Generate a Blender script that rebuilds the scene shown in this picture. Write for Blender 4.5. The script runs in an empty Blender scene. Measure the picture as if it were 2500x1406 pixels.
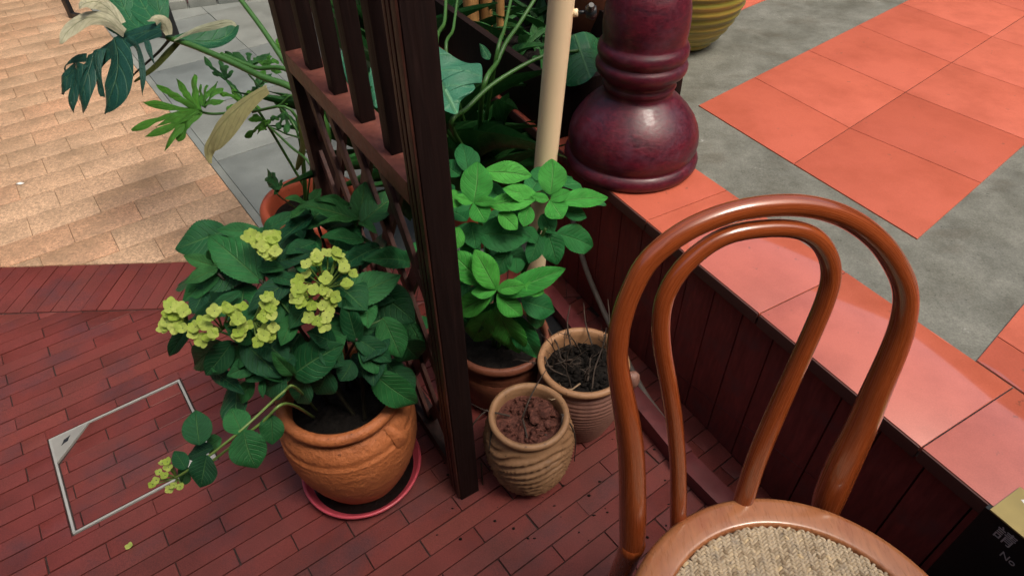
import bpy, bmesh, math, random
from mathutils import Vector, Matrix, noise
random.seed(7)
scene = bpy.context.scene
col = scene.collection
V = Vector
UZ = Vector((0, 0, 1))

# ------------------------------------------------------------------ camera
IMG_W, IMG_H, FOC = 2500.0, 1406.0, 1590.0
CAM_H = 1.32
PITCH, ROLL = math.radians(42.3), math.radians(-1.06)
_fw = V((0, math.cos(PITCH), -math.sin(PITCH)))
_r0 = V((1, 0, 0)); _u0 = V((0, math.sin(PITCH), math.cos(PITCH)))
RT = _r0*math.cos(ROLL) + _u0*math.sin(ROLL)
UP = -_r0*math.sin(ROLL) + _u0*math.cos(ROLL)
FW = _fw
CAM = V((0, 0, CAM_H))
cd = bpy.data.cameras.new('camera'); cam = bpy.data.objects.new('camera', cd); col.objects.link(cam)
cam.matrix_world = Matrix(((RT.x, UP.x, -FW.x, 0), (RT.y, UP.y, -FW.y, 0), (RT.z, UP.z, -FW.z, CAM_H), (0, 0, 0, 1)))
cd.sensor_width = 36.0; cd.lens = FOC/IMG_W*36.0; cd.clip_start = 0.02; cd.clip_end = 300
scene.camera = cam

# ------------------------------------------------------------------ world, sun, exposure
world = bpy.data.worlds.new('World'); scene.world = world; world.use_nodes = True
wn = world.node_tree; wn.nodes.clear()
sky = wn.nodes.new('ShaderNodeTexSky'); sky.sky_type = 'NISHITA'; sky.sun_disc = False
SUN_EL, SUN_AZ = math.radians(62), math.radians(130)      # azimuth from +Y towards +X
sky.sun_elevation = SUN_EL; sky.sun_rotation = SUN_AZ
sky.air_density = 1.0; sky.dust_density = 8.0; sky.ozone_density = 0.0
bg = wn.nodes.new('ShaderNodeBackground'); bg.inputs['Strength'].default_value = 0.12
wo = wn.nodes.new('ShaderNodeOutputWorld')
wn.links.new(sky.outputs[0], bg.inputs['Color']); wn.links.new(bg.outputs[0], wo.inputs['Surface'])
sd = bpy.data.lights.new('sun', 'SUN'); sd.energy = 1.4; sd.angle = math.radians(16); sd.color = (1.0, 0.93, 0.84)
sun = bpy.data.objects.new('sun', sd); col.objects.link(sun)
_sdir = V((math.sin(SUN_AZ)*math.cos(SUN_EL), math.cos(SUN_AZ)*math.cos(SUN_EL), math.sin(SUN_EL)))
sun.rotation_euler = (-_sdir).to_track_quat('-Z', 'Y').to_euler(); sun.location = (0, 0, 6)
vs = scene.view_settings
vs.view_transform = 'Standard'; vs.look = 'None'; vs.gamma = 1.0; vs.exposure = 0.45; vs.use_curve_mapping = False

# ------------------------------------------------------------------ pixel helpers (a pixel is only a direction)
def ray(x, y): return FW + RT*((x-IMG_W/2)/FOC) - UP*((y-IMG_H/2)/FOC)
def gz(x, y, z=0.0):
    d = ray(x, y); return CAM + d*((z-CAM_H)/d.z)
def gy(x, y, Y):
    d = ray(x, y); return CAM + d*(Y/d.y)
def gd(x, y, depth): return CAM + ray(x, y)*depth
def proj(p):
    v = p - CAM; w = v.dot(FW); return (IMG_W/2 + FOC*v.dot(RT)/w, IMG_H/2 - FOC*v.dot(UP)/w)
def plane_pt(x, y, o, n):
    d = ray(x, y); return CAM + d*((o-CAM).dot(n)/d.dot(n))
def ell_pt(x, y, c, rad, k=1.0):
    """near side of an ellipsoid round a plant; rays that miss take the point closest to it"""
    d = ray(x, y); S = V((1/(rad[0]*k), 1/(rad[1]*k), 1/(rad[2]*k)))
    o = V(((CAM-c)[i]*S[i] for i in range(3))); e = V((d[i]*S[i] for i in range(3)))
    a = e.dot(e); b = o.dot(e); cc = o.dot(o)-1; disc = b*b-a*cc
    t = (-b - math.sqrt(disc))/a if disc > 0 else -b/a
    return CAM + d*t

# ------------------------------------------------------------------ object helpers
ORG = {}
def link(o): col.objects.link(o); return o
def org(o): return ORG.get(o.name, V((0, 0, 0))) if o else V((0, 0, 0))
def tag(o, label=None, cat=None, group=None, kind=None):
    if label: o['label'] = label
    if cat: o['category'] = cat
    if group: o['group'] = group
    if kind: o['kind'] = kind
    return o
def empty(name, loc, label, cat, group=None):
    o = bpy.data.objects.new(name, None); link(o); o.location = loc; o.empty_display_size = .05
    ORG[o.name] = V(loc); return tag(o, label, cat, group)
def mk(name, verts, faces, mat, parent=None, smooth=True, origin=None, uvs=None, cols=None):
    """one mesh object; vertices come in world coordinates"""
    og = org(parent) if parent else (V(origin) if origin is not None else V((0, 0, 0)))
    me = bpy.data.meshes.new(name)
    me.from_pydata([tuple(V(v)-og) for v in verts], [], faces); me.update()
    if uvs:
        ul = me.uv_layers.new(name='UVMap')
        for lp in me.loops: ul.data[lp.index].uv = uvs[lp.vertex_index]
    if cols:
        ca = me.color_attributes.new('tone', 'FLOAT_COLOR', 'POINT')
        for i, c in enumerate(cols): ca.data[i].color = (c, c, c, 1)
    me.materials.append(mat)
    if smooth: me.polygons.foreach_set('use_smooth', [True]*len(me.polygons))
    o = bpy.data.objects.new(name, me); link(o)
    if parent: o.parent = parent
    else: o.location = og
    ORG[o.name] = og if not parent else og
    return o
def inst(name, me, M, parent):
    """object sharing mesh data, placed by a world matrix"""
    o = bpy.data.objects.new(name, me); link(o); o.parent = parent
    o.matrix_local = Matrix.Translation(-org(parent)) @ M
    return o
class MB:
    def __init__(s): s.v = []; s.f = []; s.uv = []
    def add(s, vs_, fs_):
        n = len(s.v); s.v += vs_; s.f += [tuple(i+n for i in f) for f in fs_]
    def box(s, c, ax, ay, az):
        c = V(c); vs_ = [c+ax*i+ay*j+az*k for k in (-1, 1) for j in (-1, 1) for i in (-1, 1)]
        s.add(vs_, [(0, 2, 3, 1), (4, 5, 7, 6), (0, 1, 5, 4), (2, 6, 7, 3), (0, 4, 6, 2), (1, 3, 7, 5)])
    def bbox(s, c, ax, ay, az, b):
        """bevelled box; ax/ay/az are half-extents as vectors"""
        lx, ly, lz = ax.length, ay.length, az.length; ux, uy, uz = ax/lx, ay/ly, az/lz; c = V(c)
        bm = bmesh.new(); bmesh.ops.create_cube(bm, size=2)
        for v in bm.verts: v.co = V((v.co.x*lx, v.co.y*ly, v.co.z*lz))
        bmesh.ops.bevel(bm, geom=list(bm.edges), offset=min(b, lx*.9, ly*.9, lz*.9), segments=2, profile=.7, affect='EDGES')
        bm.verts.index_update()
        s.add([c+ux*v.co.x+uy*v.co.y+uz*v.co.z for v in bm.verts], [tuple(v.index for v in f.verts) for f in bm.faces]); bm.free()
    def tube(s, pts, rad, n=8, cap=True, flat=1.0):
        pts = [V(p) for p in pts]; rad = rad if isinstance(rad, (list, tuple)) else [rad]*len(pts)
        n0 = len(s.v); up = None; N = len(pts)
        for i, p in enumerate(pts):
            t = (pts[min(i+1, N-1)]-pts[max(i-1, 0)]).normalized()
            if up is None:
                up = V((0, 0, 1)) if abs(t.z) < .9 else V((1, 0, 0))
            a = t.cross(up).normalized(); up = a.cross(t).normalized()
            for k in range(n):
                w = 2*math.pi*k/n; s.v.append(p+(a*math.cos(w)+up*math.sin(w)*flat)*rad[i])
        for i in range(N-1):
            for k in range(n):
                a0 = n0+i*n+k; b0 = n0+i*n+(k+1) % n
                s.f.append((a0, b0, b0+n, a0+n))
        if cap:
            s.f.append(tuple(n0+k for k in range(n))[::-1]); s.f.append(tuple(n0+(N-1)*n+k for k in range(n)))
    def lathe(s, c, prof, n=56, fn=None, close=True):
        c = V(c); n0 = len(s.v); m = len(prof)
        for i, (r, z) in enumerate(prof):
            for k in range(n):
                w = 2*math.pi*k/n; rr = r + (fn(w, z, r, i) if fn else 0)
                s.v.append(c+V((rr*math.cos(w), rr*math.sin(w), z)))
        for i in range(m-1):
            for k in range(n):
                a = n0+i*n+k; b = n0+i*n+(k+1) % n; s.f.append((a, b, b+n, a+n))
        if close:
            s.f.append(tuple(n0+k for k in range(n))[::-1]); s.f.append(tuple(n0+(m-1)*n+k for k in range(n)))
    def sphere(s, c, r, seg=10, rings=6, sq=(1, 1, 1), nz=0, sd_=0):
        c = V(c); n0 = len(s.v)
        for i in range(rings+1):
            th = math.pi*i/rings
            for k in range(seg):
                ph = 2*math.pi*k/seg; d = V((math.sin(th)*math.cos(ph), math.sin(th)*math.sin(ph), math.cos(th)))
                q = 1+nz*noise.noise(d*1.7+V((sd_, sd_*.7, 0))); s.v.append(c+V((d.x*sq[0], d.y*sq[1], d.z*sq[2]))*r*q)
        for i in range(rings):
            for k in range(seg):
                a = n0+i*seg+k; b = n0+i*seg+(k+1) % seg; s.f.append((a, a+seg, b+seg, b))
    def build(s, name, mat, parent=None, smooth=True, origin=None): return mk(name, s.v, s.f, mat, parent, smooth, origin)
def spline(pts, n=6):
    """Catmull-Rom through tuples/vectors of any length"""
    out = []; P_ = [tuple(p) for p in pts]; N = len(P_)
    for i in range(N-1):
        p0, p1, p2, p3 = P_[max(i-1, 0)], P_[i], P_[i+1], P_[min(i+2, N-1)]
        for k in range(n):
            t = k/n
            out.append(tuple(.5*((2*b)+(-a+c)*t+(2*a-5*b+4*c-d)*t*t+(-a+3*b-3*c+d)*t**3) for a, b, c, d in zip(p0, p1, p2, p3)))
    out.append(P_[-1]); return out
def auto_smooth(o, ang=40):
    me = o.data
    me.polygons.foreach_set('use_smooth', [True]*len(me.polygons))
    me.set_sharp_from_angle(angle=math.radians(ang)); return o

# ------------------------------------------------------------------ materials
class NT:
    def __init__(s, name):
        s.m = bpy.data.materials.new(name); s.m.use_nodes = True; s.t = s.m.node_tree; s.n = s.t.nodes
        s.b = s.n['Principled BSDF']; s.L = s.t.links.new
    def node(s, typ, **kw):
        q = s.n.new(typ)
        for k, v in kw.items():
            if k in q.inputs: s.put(q.inputs[k], v)
            else: setattr(q, k, v)
        return q
    def put(s, sock, v):
        if isinstance(v, bpy.types.NodeSocket): s.L(v, sock)
        elif isinstance(v, tuple) and len(v) == 3 and sock.type == 'RGBA': sock.default_value = (*v, 1)
        else: sock.default_value = v
    def pos(s): return s.n.new('ShaderNodeNewGeometry').outputs['Position']
    def obj(s): return s.n.new('ShaderNodeTexCoord').outputs['Object']
    def uv(s): return s.n.new('ShaderNodeTexCoord').outputs['UV']
    def rand(s): return s.n.new('ShaderNodeObjectInfo').outputs['Random']
    def map(s, vec, scale=(1, 1, 1), rot=(0, 0, 0), loc=(0, 0, 0)):
        q = s.n.new('ShaderNodeMapping'); s.L(vec, q.inputs['Vector'])
        q.inputs['Scale'].default_value = scale; q.inputs['Rotation'].default_value = rot; q.inputs['Location'].default_value = loc
        return q.outputs[0]
    def noise(s, vec, scale, detail=4, rough=.55, dist=0):
        q = s.n.new('ShaderNodeTexNoise'); s.L(vec, q.inputs['Vector'])
        q.inputs['Scale'].default_value = scale; q.inputs['Detail'].default_value = detail
        q.inputs['Roughness'].default_value = rough; q.inputs['Distortion'].default_value = dist
        return q.outputs['Fac']
    def voro(s, vec, scale):
        q = s.n.new('ShaderNodeTexVoronoi'); s.L(vec, q.inputs['Vector']); q.inputs['Scale'].default_value = scale; return q
    def ramp(s, fac, stops, interp='LINEAR'):
        q = s.n.new('ShaderNodeValToRGB'); s.put(q.inputs[0], fac); e = q.color_ramp.elements; q.color_ramp.interpolation = interp
        while len(e) < len(stops): e.new(.5)
        for i, (p, c) in enumerate(stops):
            e[i].position = p; c = c if isinstance(c, tuple) else (c, c, c); e[i].color = (*c, 1)
        return q.outputs[0]
    def mix(s, fac, a, b, mode='MIX'):
        q = s.n.new('ShaderNodeMix'); q.data_type = 'RGBA'; q.blend_type = mode
        s.put(q.inputs[0], fac); s.put(q.inputs[6], a); s.put(q.inputs[7], b); return q.outputs[2]
    def math(s, op, a, b=None, c=None, clamp=False):
        q = s.n.new('ShaderNodeMath'); q.operation = op; q.use_clamp = clamp; s.put(q.inputs[0], a)
        if b is not None: s.put(q.inputs[1], b)
        if c is not None: s.put(q.inputs[2], c)
        return q.outputs[0]
    def sep(s, vec):
        q = s.n.new('ShaderNodeSeparateXYZ'); s.L(vec, q.inputs[0]); return q.outputs
    def hsv(s, c, h=.5, sa=1, v=1):
        q = s.n.new('ShaderNodeHueSaturation'); s.put(q.inputs['Color'], c); s.put(q.inputs['Hue'], h); s.put(q.inputs['Saturation'], sa); s.put(q.inputs['Value'], v); return q.outputs[0]
    def bump(s, h, strength=.3, dist=.002, normal=None):
        q = s.n.new('ShaderNodeBump'); s.L(h, q.inputs['Height']); q.inputs['Strength'].default_value = strength; q.inputs['Distance'].default_value = dist
        if normal: s.L(normal, q.inputs['Normal'])
        s.L(q.outputs[0], s.b.inputs['Normal']); return q.outputs[0]
    def done(s, color=None, rough=None, spec=None, coat=None, coat_rough=None, metal=None):
        if color is not None: s.put(s.b.inputs['Base Color'], color)
        if rough is not None: s.put(s.b.inputs['Roughness'], rough)
        if spec is not None: s.put(s.b.inputs['Specular IOR Level'], spec)
        if coat is not None: s.put(s.b.inputs['Coat Weight'], coat)
        if coat_rough is not None: s.put(s.b.inputs['Coat Roughness'], coat_rough)
        if metal is not None: s.put(s.b.inputs['Metallic'], metal)
        return s.m

def m_brick():
    n = NT('red_brick'); p = n.pos(); r = n.rand()
    base = n.ramp(r, [(0, (.098, .024, .020)), (.35, (.132, .029, .024)), (.7, (.115, .032, .027)), (1, (.160, .038, .029))])
    blot = n.noise(p, 9, 5, .6); base = n.mix(n.ramp(blot, [(.38, 0), (.62, .55)]), base, (.175, .037, .032))
    grime = n.noise(n.map(p, loc=(3, 1, 0)), 5.5, 6, .65); base = n.mix(n.ramp(grime, [(.50, 0), (.68, .6)]), base, (.055, .030, .036))
    fine = n.noise(p, 420, 3, .6); base = n.mix(.5, base, n.ramp(fine, [(.3, .25), (.7, .8)]), 'OVERLAY')
    wet = n.noise(n.map(p, loc=(0, 7, 0)), 3.2, 3, .5)
    rough = n.ramp(wet, [(.34, .28), (.58, .60)])
    h = n.math('ADD', n.math('MULTIPLY', fine, .5), n.math('MULTIPLY', n.noise(p, 60, 4, .6), 1.0))
    n.bump(h, .45, .0018)
    return n.done(base, rough, .3)
def m_mortar():
    n = NT('dark_joint_grit'); p = n.pos(); f = n.noise(p, 300, 4)
    n.bump(f, .6, .002); return n.done(n.ramp(f, [(.3, (.014, .010, .010)), (.7, (.055, .032, .029))]), .9, .3)
def m_granite():
    n = NT('pink_granite'); p = n.pos(); r = n.rand()
    base = n.ramp(r, [(0, (.40, .25, .150)), (.4, (.45, .30, .19)), (.7, (.42, .275, .17)), (1, (.47, .275, .165))])
    v = n.voro(p, 260); base = n.mix(.55, base, n.ramp(n.sep(v.outputs['Color'])[0], [(0, .22), (.35, .5), (1, .82)]), 'OVERLAY')
    dk = n.noise(p, 190, 2, .5); base = n.mix(n.ramp(dk, [(.58, 0), (.70, .6)]), base, (.11, .075, .055))
    st = n.noise(p, 4.5, 5, .6); base = n.mix(n.ramp(st, [(.44, 0), (.66, .65)]), base, (.24, .165, .10))
    mo = n.noise(p, 70, 3, .6); base = n.mix(.5, base, n.ramp(mo, [(.3, .28), (.7, .75)]), 'OVERLAY')
    wet = n.noise(n.map(p, loc=(5, 2, 0)), 1.7, 3); rough = n.ramp(wet, [(.40, .28), (.60, .55)])
    n.bump(n.math('ADD', n.noise(p, 230, 3, .7), n.noise(p, 60, 2)), .4, .0022)
    return n.done(base, rough, .5)
def m_bluestone():
    n = NT('grey_bluestone'); p = n.pos(); r = n.rand()
    base = n.ramp(r, [(0, (.150, .175, .172)), (1, (.215, .230, .208))])
    st = n.noise(p, 6, 6, .6); base = n.mix(.5, base, n.ramp(st, [(.3, .3), (.7, .68)]), 'OVERLAY')
    base = n.mix(.25, base, n.ramp(n.noise(p, 350, 2), [(.3, .3), (.7, .75)]), 'OVERLAY')
    n.bump(n.noise(p, 140, 4), .2, .001)
    return n.done(base, n.ramp(n.noise(p, 3, 3), [(.4, .36), (.6, .6)]), .35)
def m_concrete():
    n = NT('worn_grey_concrete'); p = n.pos()
    a = n.noise(p, 11, 9, .68, 0); base = n.ramp(a, [(.28, (.095, .095, .074)), (.5, (.150, .154, .128)), (.72, (.215, .218, .186))])
    br = n.noise(n.map(p, scale=(1, 1.6, 1), loc=(2, 4, 0)), 7, 5, .6); base = n.mix(n.ramp(br, [(.55, 0), (.74, .45)]), base, (.085, .070, .045))
    wh = n.noise(n.map(p, loc=(9, 3, 1)), 16, 6, .7); base = n.mix(n.ramp(wh, [(.66, 0), (.74, .8)]), base, (.55, .55, .52))
    base = n.mix(.55, base, n.ramp(n.noise(p, 260, 4, .7), [(.3, .22), (.7, .78)]), 'OVERLAY')
    spk = n.noise(n.map(p, loc=(3, 8, 2)), 120, 2, .5); base = n.mix(n.ramp(spk, [(.70, 0), (.74, .7)]), base, (.04, .036, .03))
    wet = n.noise(n.map(p, loc=(1, 1, 5)), 4, 4); n.bump(n.noise(p, 90, 5, .65), .3, .0016)
    return n.done(base, n.ramp(wet, [(.42, .38), (.6, .65)]), .4)
EDGE_A = math.radians(-61.31)
def m_tile():
    """orange painted tile; a thin film of rain water lies on the outer tiles with a wavy border"""
    n = NT('orange_floor_tile'); p = n.pos(); r = n.rand()
    base = n.ramp(r, [(0, (.43, .098, .058)), (1, (.58, .150, .092))])
    a = n.noise(p, 7, 6, .6); base = n.mix(n.ramp(a, [(.42, 0), (.72, .65)]), base, (.33, .070, .036))
    base = n.mix(.2, base, n.ramp(n.noise(p, 420, 2), [(.3, .35), (.7, .7)]), 'OVERLAY')
    sp = n.noise(n.map(p, loc=(4, 4, 0)), 46, 3); base = n.mix(n.ramp(sp, [(.69, 0), (.74, .6)]), base, (.16, .075, .05))
    # film: stronger towards the outer end of the border; wobbling outline
    q = n.sep(n.map(p, rot=(0, 0, -EDGE_A)))
    wob = n.math('MULTIPLY', n.math('SUBTRACT', n.noise(p, 4.2, 3, .5), .5), .34)
    along = n.math('ADD', q[0], wob)
    acr = n.math('ADD', q[1], n.math('MULTIPLY', wob, .35))
    e0 = 0.2386*math.cos(EDGE_A)+1.309*math.sin(EDGE_A)
    a0 = -0.2386*math.sin(EDGE_A)+1.309*math.cos(EDGE_A)
    f1 = n.math('GREATER_THAN', along, e0+.24); f2 = n.math('LESS_THAN', acr, a0+.255)
    puddle = n.math('GREATER_THAN', n.noise(n.map(p, loc=(7.3, 1.2, 0)), 3.4, 2, .4), .665)
    film = n.math('MAXIMUM', n.math('MULTIPLY', f1, f2), puddle)
    fm = n.noise(p, 5, 1); rough = n.mix(film, n.ramp(a, [(.3, .36), (.7, .55)]), (.09, .09, .09))
    spec = n.mix(film, (.22, .22, .22), (1.0, 1.0, 1.0))
    inv = n.math('SUBTRACT', 1.0, film)
    n.bump(n.math('MULTIPLY', n.noise(p, 160, 3), inv), .2, .001)
    m = n.done(base, rough); n.L(n.n.new('ShaderNodeSeparateColor').outputs[0], n.b.inputs['Specular IOR Level'])
    sc = [x for x in n.n if x.bl_idname == 'ShaderNodeSeparateColor'][0]; n.L(spec, sc.inputs[0])
    n.put(n.b.inputs['Coat Weight'], film); n.put(n.b.inputs['Coat Roughness'], .05); n.b.inputs['Coat IOR'].default_value = 1.5
    return m
def m_plain(name, c, rough=.5, var=.25, scale=40, bump=.2, bd=.001, spec=.5, coat=0, metal=0, coords='pos'):
    n = NT(name); p = n.pos() if coords == 'pos' else n.obj()
    f = n.noise(p, scale, 5, .6)
    base = n.mix(f, tuple(x*(1-var) for x in c), tuple(min(1, x*(1+var)) for x in c))
    n.bump(n.noise(p, scale*4, 4, .6), bump, bd)
    return n.done(base, n.ramp(f, [(.3, max(0.04, rough-.08)), (.7, min(1, rough+.08))]), spec, coat, .08, metal)
def m_wood(name, c1, c2, scale=(40, 40, 3), rough=.45, coat=0, worn=None, coords='obj', bump=.25, rot=(0, 0, 0), grain=.45, spec=.5):
    n = NT(name); p = n.obj() if coords == 'obj' else (n.uv() if coords == 'uv' else n.pos())
    q = n.map(p, scale=scale, rot=rot); f = n.noise(q, 1.0, 6, .62, .8); g = n.noise(q, 4.0, 4, .6)
    base = n.ramp(f, [(.28, c1), (.72, c2)]); base = n.mix(grain, base, n.ramp(g, [(.3, .25), (.7, .75)]), 'OVERLAY')
    if worn: base = n.mix(n.ramp(n.noise(p, 14, 5, .65), [(.52, 0), (.72, .8)]), base, worn)
    n.bump(n.math('ADD', f, n.math('MULTIPLY', g, .6)), bump, .0012)
    return n.done(base, n.ramp(g, [(.3, rough-.08), (.7, rough+.1)]), spec, coat, .1)
def m_leaf(name, c_dark, c_light, vein, rough=.36, nv=8.0, gloss_noise=True, back=None, trans=.18, slant=.62, tone=.45):
    n = NT(name); u, v, _ = n.sep(n.uv()); r = n.rand()
    au = n.math('ABSOLUTE', n.math('SUBTRACT', u, .5)); au = n.math('MULTIPLY', au, 2)
    base = n.mix(n.math('MULTIPLY', r, 1.0), c_dark, c_light)
    base = n.mix(tone, base, n.ramp(n.noise(n.pos(), 55, 4), [(.3, .28), (.7, .72)]), 'OVERLAY')
    ph = n.math('MULTIPLY', n.math('SUBTRACT', v, n.math('MULTIPLY', n.math('POWER', au, 1.25), slant*.5)), nv)
    fr = n.math('ABSOLUTE', n.math('SUBTRACT', n.math('FRACT', ph), .5))
    sv = n.math('SMOOTH_MIN', 1.0, n.math('MULTIPLY', fr, 9.0), .3)
    side = n.math('SUBTRACT', 1.0, sv, clamp=True)
    mid = n.math('SUBTRACT', 1.0, n.math('MULTIPLY', au, 16.0), clamp=True)
    vv = n.math('MAXIMUM', n.math('MULTIPLY', side, .42), mid, clamp=True)
    base = n.mix(n.math('MULTIPLY', vv, .78), base, vein)
    fine = n.noise(n.map(n.uv(), scale=(14, 22, 1)), 3.0, 3, .6)
    hgt = n.math('SUBTRACT', n.math('MULTIPLY', fine, .55), n.math('MULTIPLY', vv, 1.0))
    n.bump(hgt, .8, .003)
    if back:
        bf = n.n.new('ShaderNodeNewGeometry').outputs['Backfacing']; base = n.mix(bf, base, back)
    n.done(base, n.ramp(n.noise(n.pos(), 30, 3), [(.3, rough-.06), (.7, rough+.14)]), .26)
    if trans:
        tr = n.n.new('ShaderNodeBsdfTranslucent'); n.put(tr.inputs['Color'], n.mix(.5, base, c_light))
        ms = n.n.new('ShaderNodeMixShader'); ms.inputs[0].default_value = trans
        n.L(n.b.outputs[0], ms.inputs[1]); n.L(tr.outputs[0], ms.inputs[2]); n.L(ms.outputs[0], n.n['Material Output'].inputs['Surface'])
    return n.m
def m_terracotta(name, c1, c2, dark, scale=18, rough=.62, bump=.5, bs=70, bd=.003):
    n = NT(name); p = n.pos(); f = n.noise(p, scale, 6, .62)
    base = n.mix(f, c1, c2); st = n.noise(n.map(p, scale=(1, 1, .35), loc=(2, 1, 3)), 26, 5, .65)
    base = n.mix(n.ramp(st, [(.52, 0), (.75, .7)]), base, dark)
    sp = n.noise(p, 150, 3, .5); base = n.mix(n.ramp(sp, [(.66, 0), (.72, .7)]), base, tuple(x*.3 for x in dark))
    n.bump(n.math('ADD', n.noise(p, bs, 4, .65), n.math('MULTIPLY', sp, .4)), bump, bd)
    return n.done(base, n.ramp(f, [(.3, rough-.12), (.7, rough+.12)]), .45)
def m_soil(name, c1, c2, scale=110):
    n = NT(name); p = n.pos(); f = n.noise(p, scale, 6, .7); n.bump(f, .9, .006)
    return n.done(n.ramp(f, [(.35, c1), (.68, c2)]), n.ramp(n.noise(p, 40, 3), [(.4, .6), (.6, .95)]), .12)
def m_cane():
    n = NT('woven_cane'); a = n.n.new('ShaderNodeAttribute'); a.attribute_name = 'tone'
    f = a.outputs['Fac']
    base = n.ramp(f, [(0, (.30, .22, .13)), (.3, (.48, .38, .25)), (.7, (.58, .47, .32)), (1, (.70, .54, .31))])
    p = n.pos(); base = n.mix(n.ramp(n.noise(p, 60, 4), [(.50, 0), (.72, .5)]), base, (.25, .22, .19))
    base = n.mix(n.ramp(n.noise(p, 26, 2), [(.70, 0), (.74, .85)]), base, (.035, .03, .035))
    n.bump(n.noise(p, 900, 2), .3, .0005)
    return n.done(base, .5, .4)
M = {}
M['brick'] = m_brick(); M['mortar'] = m_mortar(); M['granite'] = m_granite(); M['blue'] = m_bluestone()
M['conc'] = m_concrete(); M['tile'] = m_tile()
M['plank'] = m_wood('dark_red_painted_board', (.155, .033, .029), (.235, .048, .042), (30, 30, 5), .62, 0, (.15, .050, .048), 'pos', .2, spec=.2)
M['lip'] = m_plain('brown_tile_edge', (.085, .032, .026), .6, .3, 30)
M['batten'] = m_wood('red_painted_batten', (.085, .016, .018), (.125, .024, .026), (9, 9, 9), .5, 0, (.10, .03, .03), 'pos', .2)
M['trellis'] = m_wood('dark_stained_timber', (.0065, .0036, .0036), (.024, .0105, .0085), (70, 70, 3.5), .55, 0, (.042, .017, .013), 'pos', .6, spec=.22)
M['rail'] = m_wood('red_brown_worn_rail', (.085, .028, .020), (.20, .068, .050), (30, 30, 30), .5, 0, (.15, .045, .032), 'pos', .5, spec=.3)
M['spin'] = m_wood('black_stained_spindle', (.006, .0035, .0035), (.018, .0085, .0075), (70, 70, 3.5), .6, 0, None, 'pos', .4, spec=.15)
M['mould'] = m_wood('brown_post_moulding', (.022, .009, .007), (.075, .027, .019), (70, 70, 3.5), .5, 0, (.10, .034, .022), 'pos', .6, spec=.25)
M['slat'] = m_wood('weathered_dark_slat', (.030, .014, .012), (.085, .036, .028), (60, 60, 6), .55, 0, (.085, .045, .038), 'pos', .4, spec=.25)
M['chair'] = m_wood('varnished_bentwood', (.21, .043, .011), (.36, .080, .018), (40, 40, 9), .26, .9, (.17, .034, .010), 'pos', .04, grain=.2)
M['hoop'] = m_wood('bentwood_along_grain', (.185, .036, .0100), (.33, .072, .0165), (9, 5, 1), .26, .9, None, 'uv', .03, grain=.28)
M['seat'] = m_wood('pale_varnished_seat_ring', (.34, .125, .048), (.44, .175, .070), (60, 12, 60), .30, .6, (.32, .095, .034), 'pos', .04, grain=.25)
M['cane'] = m_cane()
M['dark'] = m_plain('dark_underlay', (.02, .016, .012), .8)
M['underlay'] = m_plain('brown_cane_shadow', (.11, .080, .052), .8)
M['steel'] = m_plain('brushed_steel', (.40, .40, .37), .42, .15, 30, .15, .0005, .5, 0, .3)
M['black'] = m_plain('black_metal', (.012, .013, .015), .4, .3, 30, .1)
M['cream'] = m_plain('cream_powder_coat', (.78, .62, .40), .42, .06, 10, .12, .0006)
M['plastic'] = m_plain('black_plastic', (.014, .018, .022), .35, .2, 30, .05)
M['col'] = m_wood('purple_lacquered_wood', (.034, .0032, .012), (.105, .0052, .017), (26, 26, 60), .44, .15, (.085, .026, .046), 'pos', .4, grain=.6)
M['terra'] = m_terracotta('orange_terracotta', (.37, .112, .036), (.46, .155, .053), (.21, .060, .020), bump=.7, bd=.005)
M['terra_red'] = m_terracotta('red_terracotta', (.36, .072, .034), (.44, .095, .045), (.24, .045, .022), 14, .5, .2)
M['terra_brown'] = m_terracotta('brown_terracotta', (.13, .040, .020), (.17, .054, .027), (.075, .023, .013))
M['clay'] = m_terracotta('sandy_clay', (.235, .125, .062), (.31, .175, .090), (.085, .043, .022), 22, .55, .2)
M['ribbed'] = m_terracotta('dusky_brown_clay', (.17, .082, .062), (.23, .115, .085), (.10, .045, .036), 20, .6, .3)
M['rimclay'] = m_terracotta('tan_clay_rim', (.30, .155, .078), (.36, .20, .10), (.17, .08, .04), 20, .6, .3)
M['saucer'] = m_plain('pink_red_plastic', (.44, .060, .085), .35, .12, 20, .08)
M['water'] = m_plain('dark_saucer_water', (.006, .005, .005), .05, .1, 4, .02)
M['soil'] = m_soil('black_potting_soil', (.003, .0028, .0026), (.016, .013, .011))
M['soil_red'] = m_soil('reddish_peat', (.045, .017, .013), (.16, .062, .046), 80)
M['mulch'] = m_soil('purple_brown_mulch', (.02, .007, .009), (.13, .04, .05), 50)
M['twig'] = m_wood('dry_twig', (.016, .011, .008), (.055, .036, .024), (30, 30, 30), .8, 0, None, 'pos')
M['root'] = m_wood('pale_dry_root', (.16, .10, .06), (.32, .23, .14), (30, 30, 30), .8, 0, None, 'pos')
M['vase'] = None
M['bamboo'] = m_wood('tan_bamboo', (.30, .15, .05), (.42, .23, .085), (50, 50, 3), .45, 0, (.20, .10, .04), 'pos')
M['stem'] = m_plain('green_stem', (.035, .11, .02), .45, .3, 60, .15)
M['stem_lime'] = m_plain('lime_stem', (.11, .18, .04), .45, .25, 60, .15)
M['stem_dark'] = m_plain('brown_stem', (.022, .020, .011), .6, .3, 60, .2)
M['grey'] = m_plain('grey_conduit', (.17, .15, .13), .5, .25, 30, .2)
M['gold'] = m_plain('gold_plate', (.42, .33, .12), .42, .12, 30, .08, .0005, .5, 0, .35)
M['sign'] = m_plain('black_sign_board', (.006, .008, .008), .4, .2, 30, .05)
M['ink'] = m_plain('grey_white_lettering', (.42, .39, .38), .6, .05, 30, .02)
M['white'] = m_plain('white_scrap', (.75, .74, .70), .6, .1, 30, .05)
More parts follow.
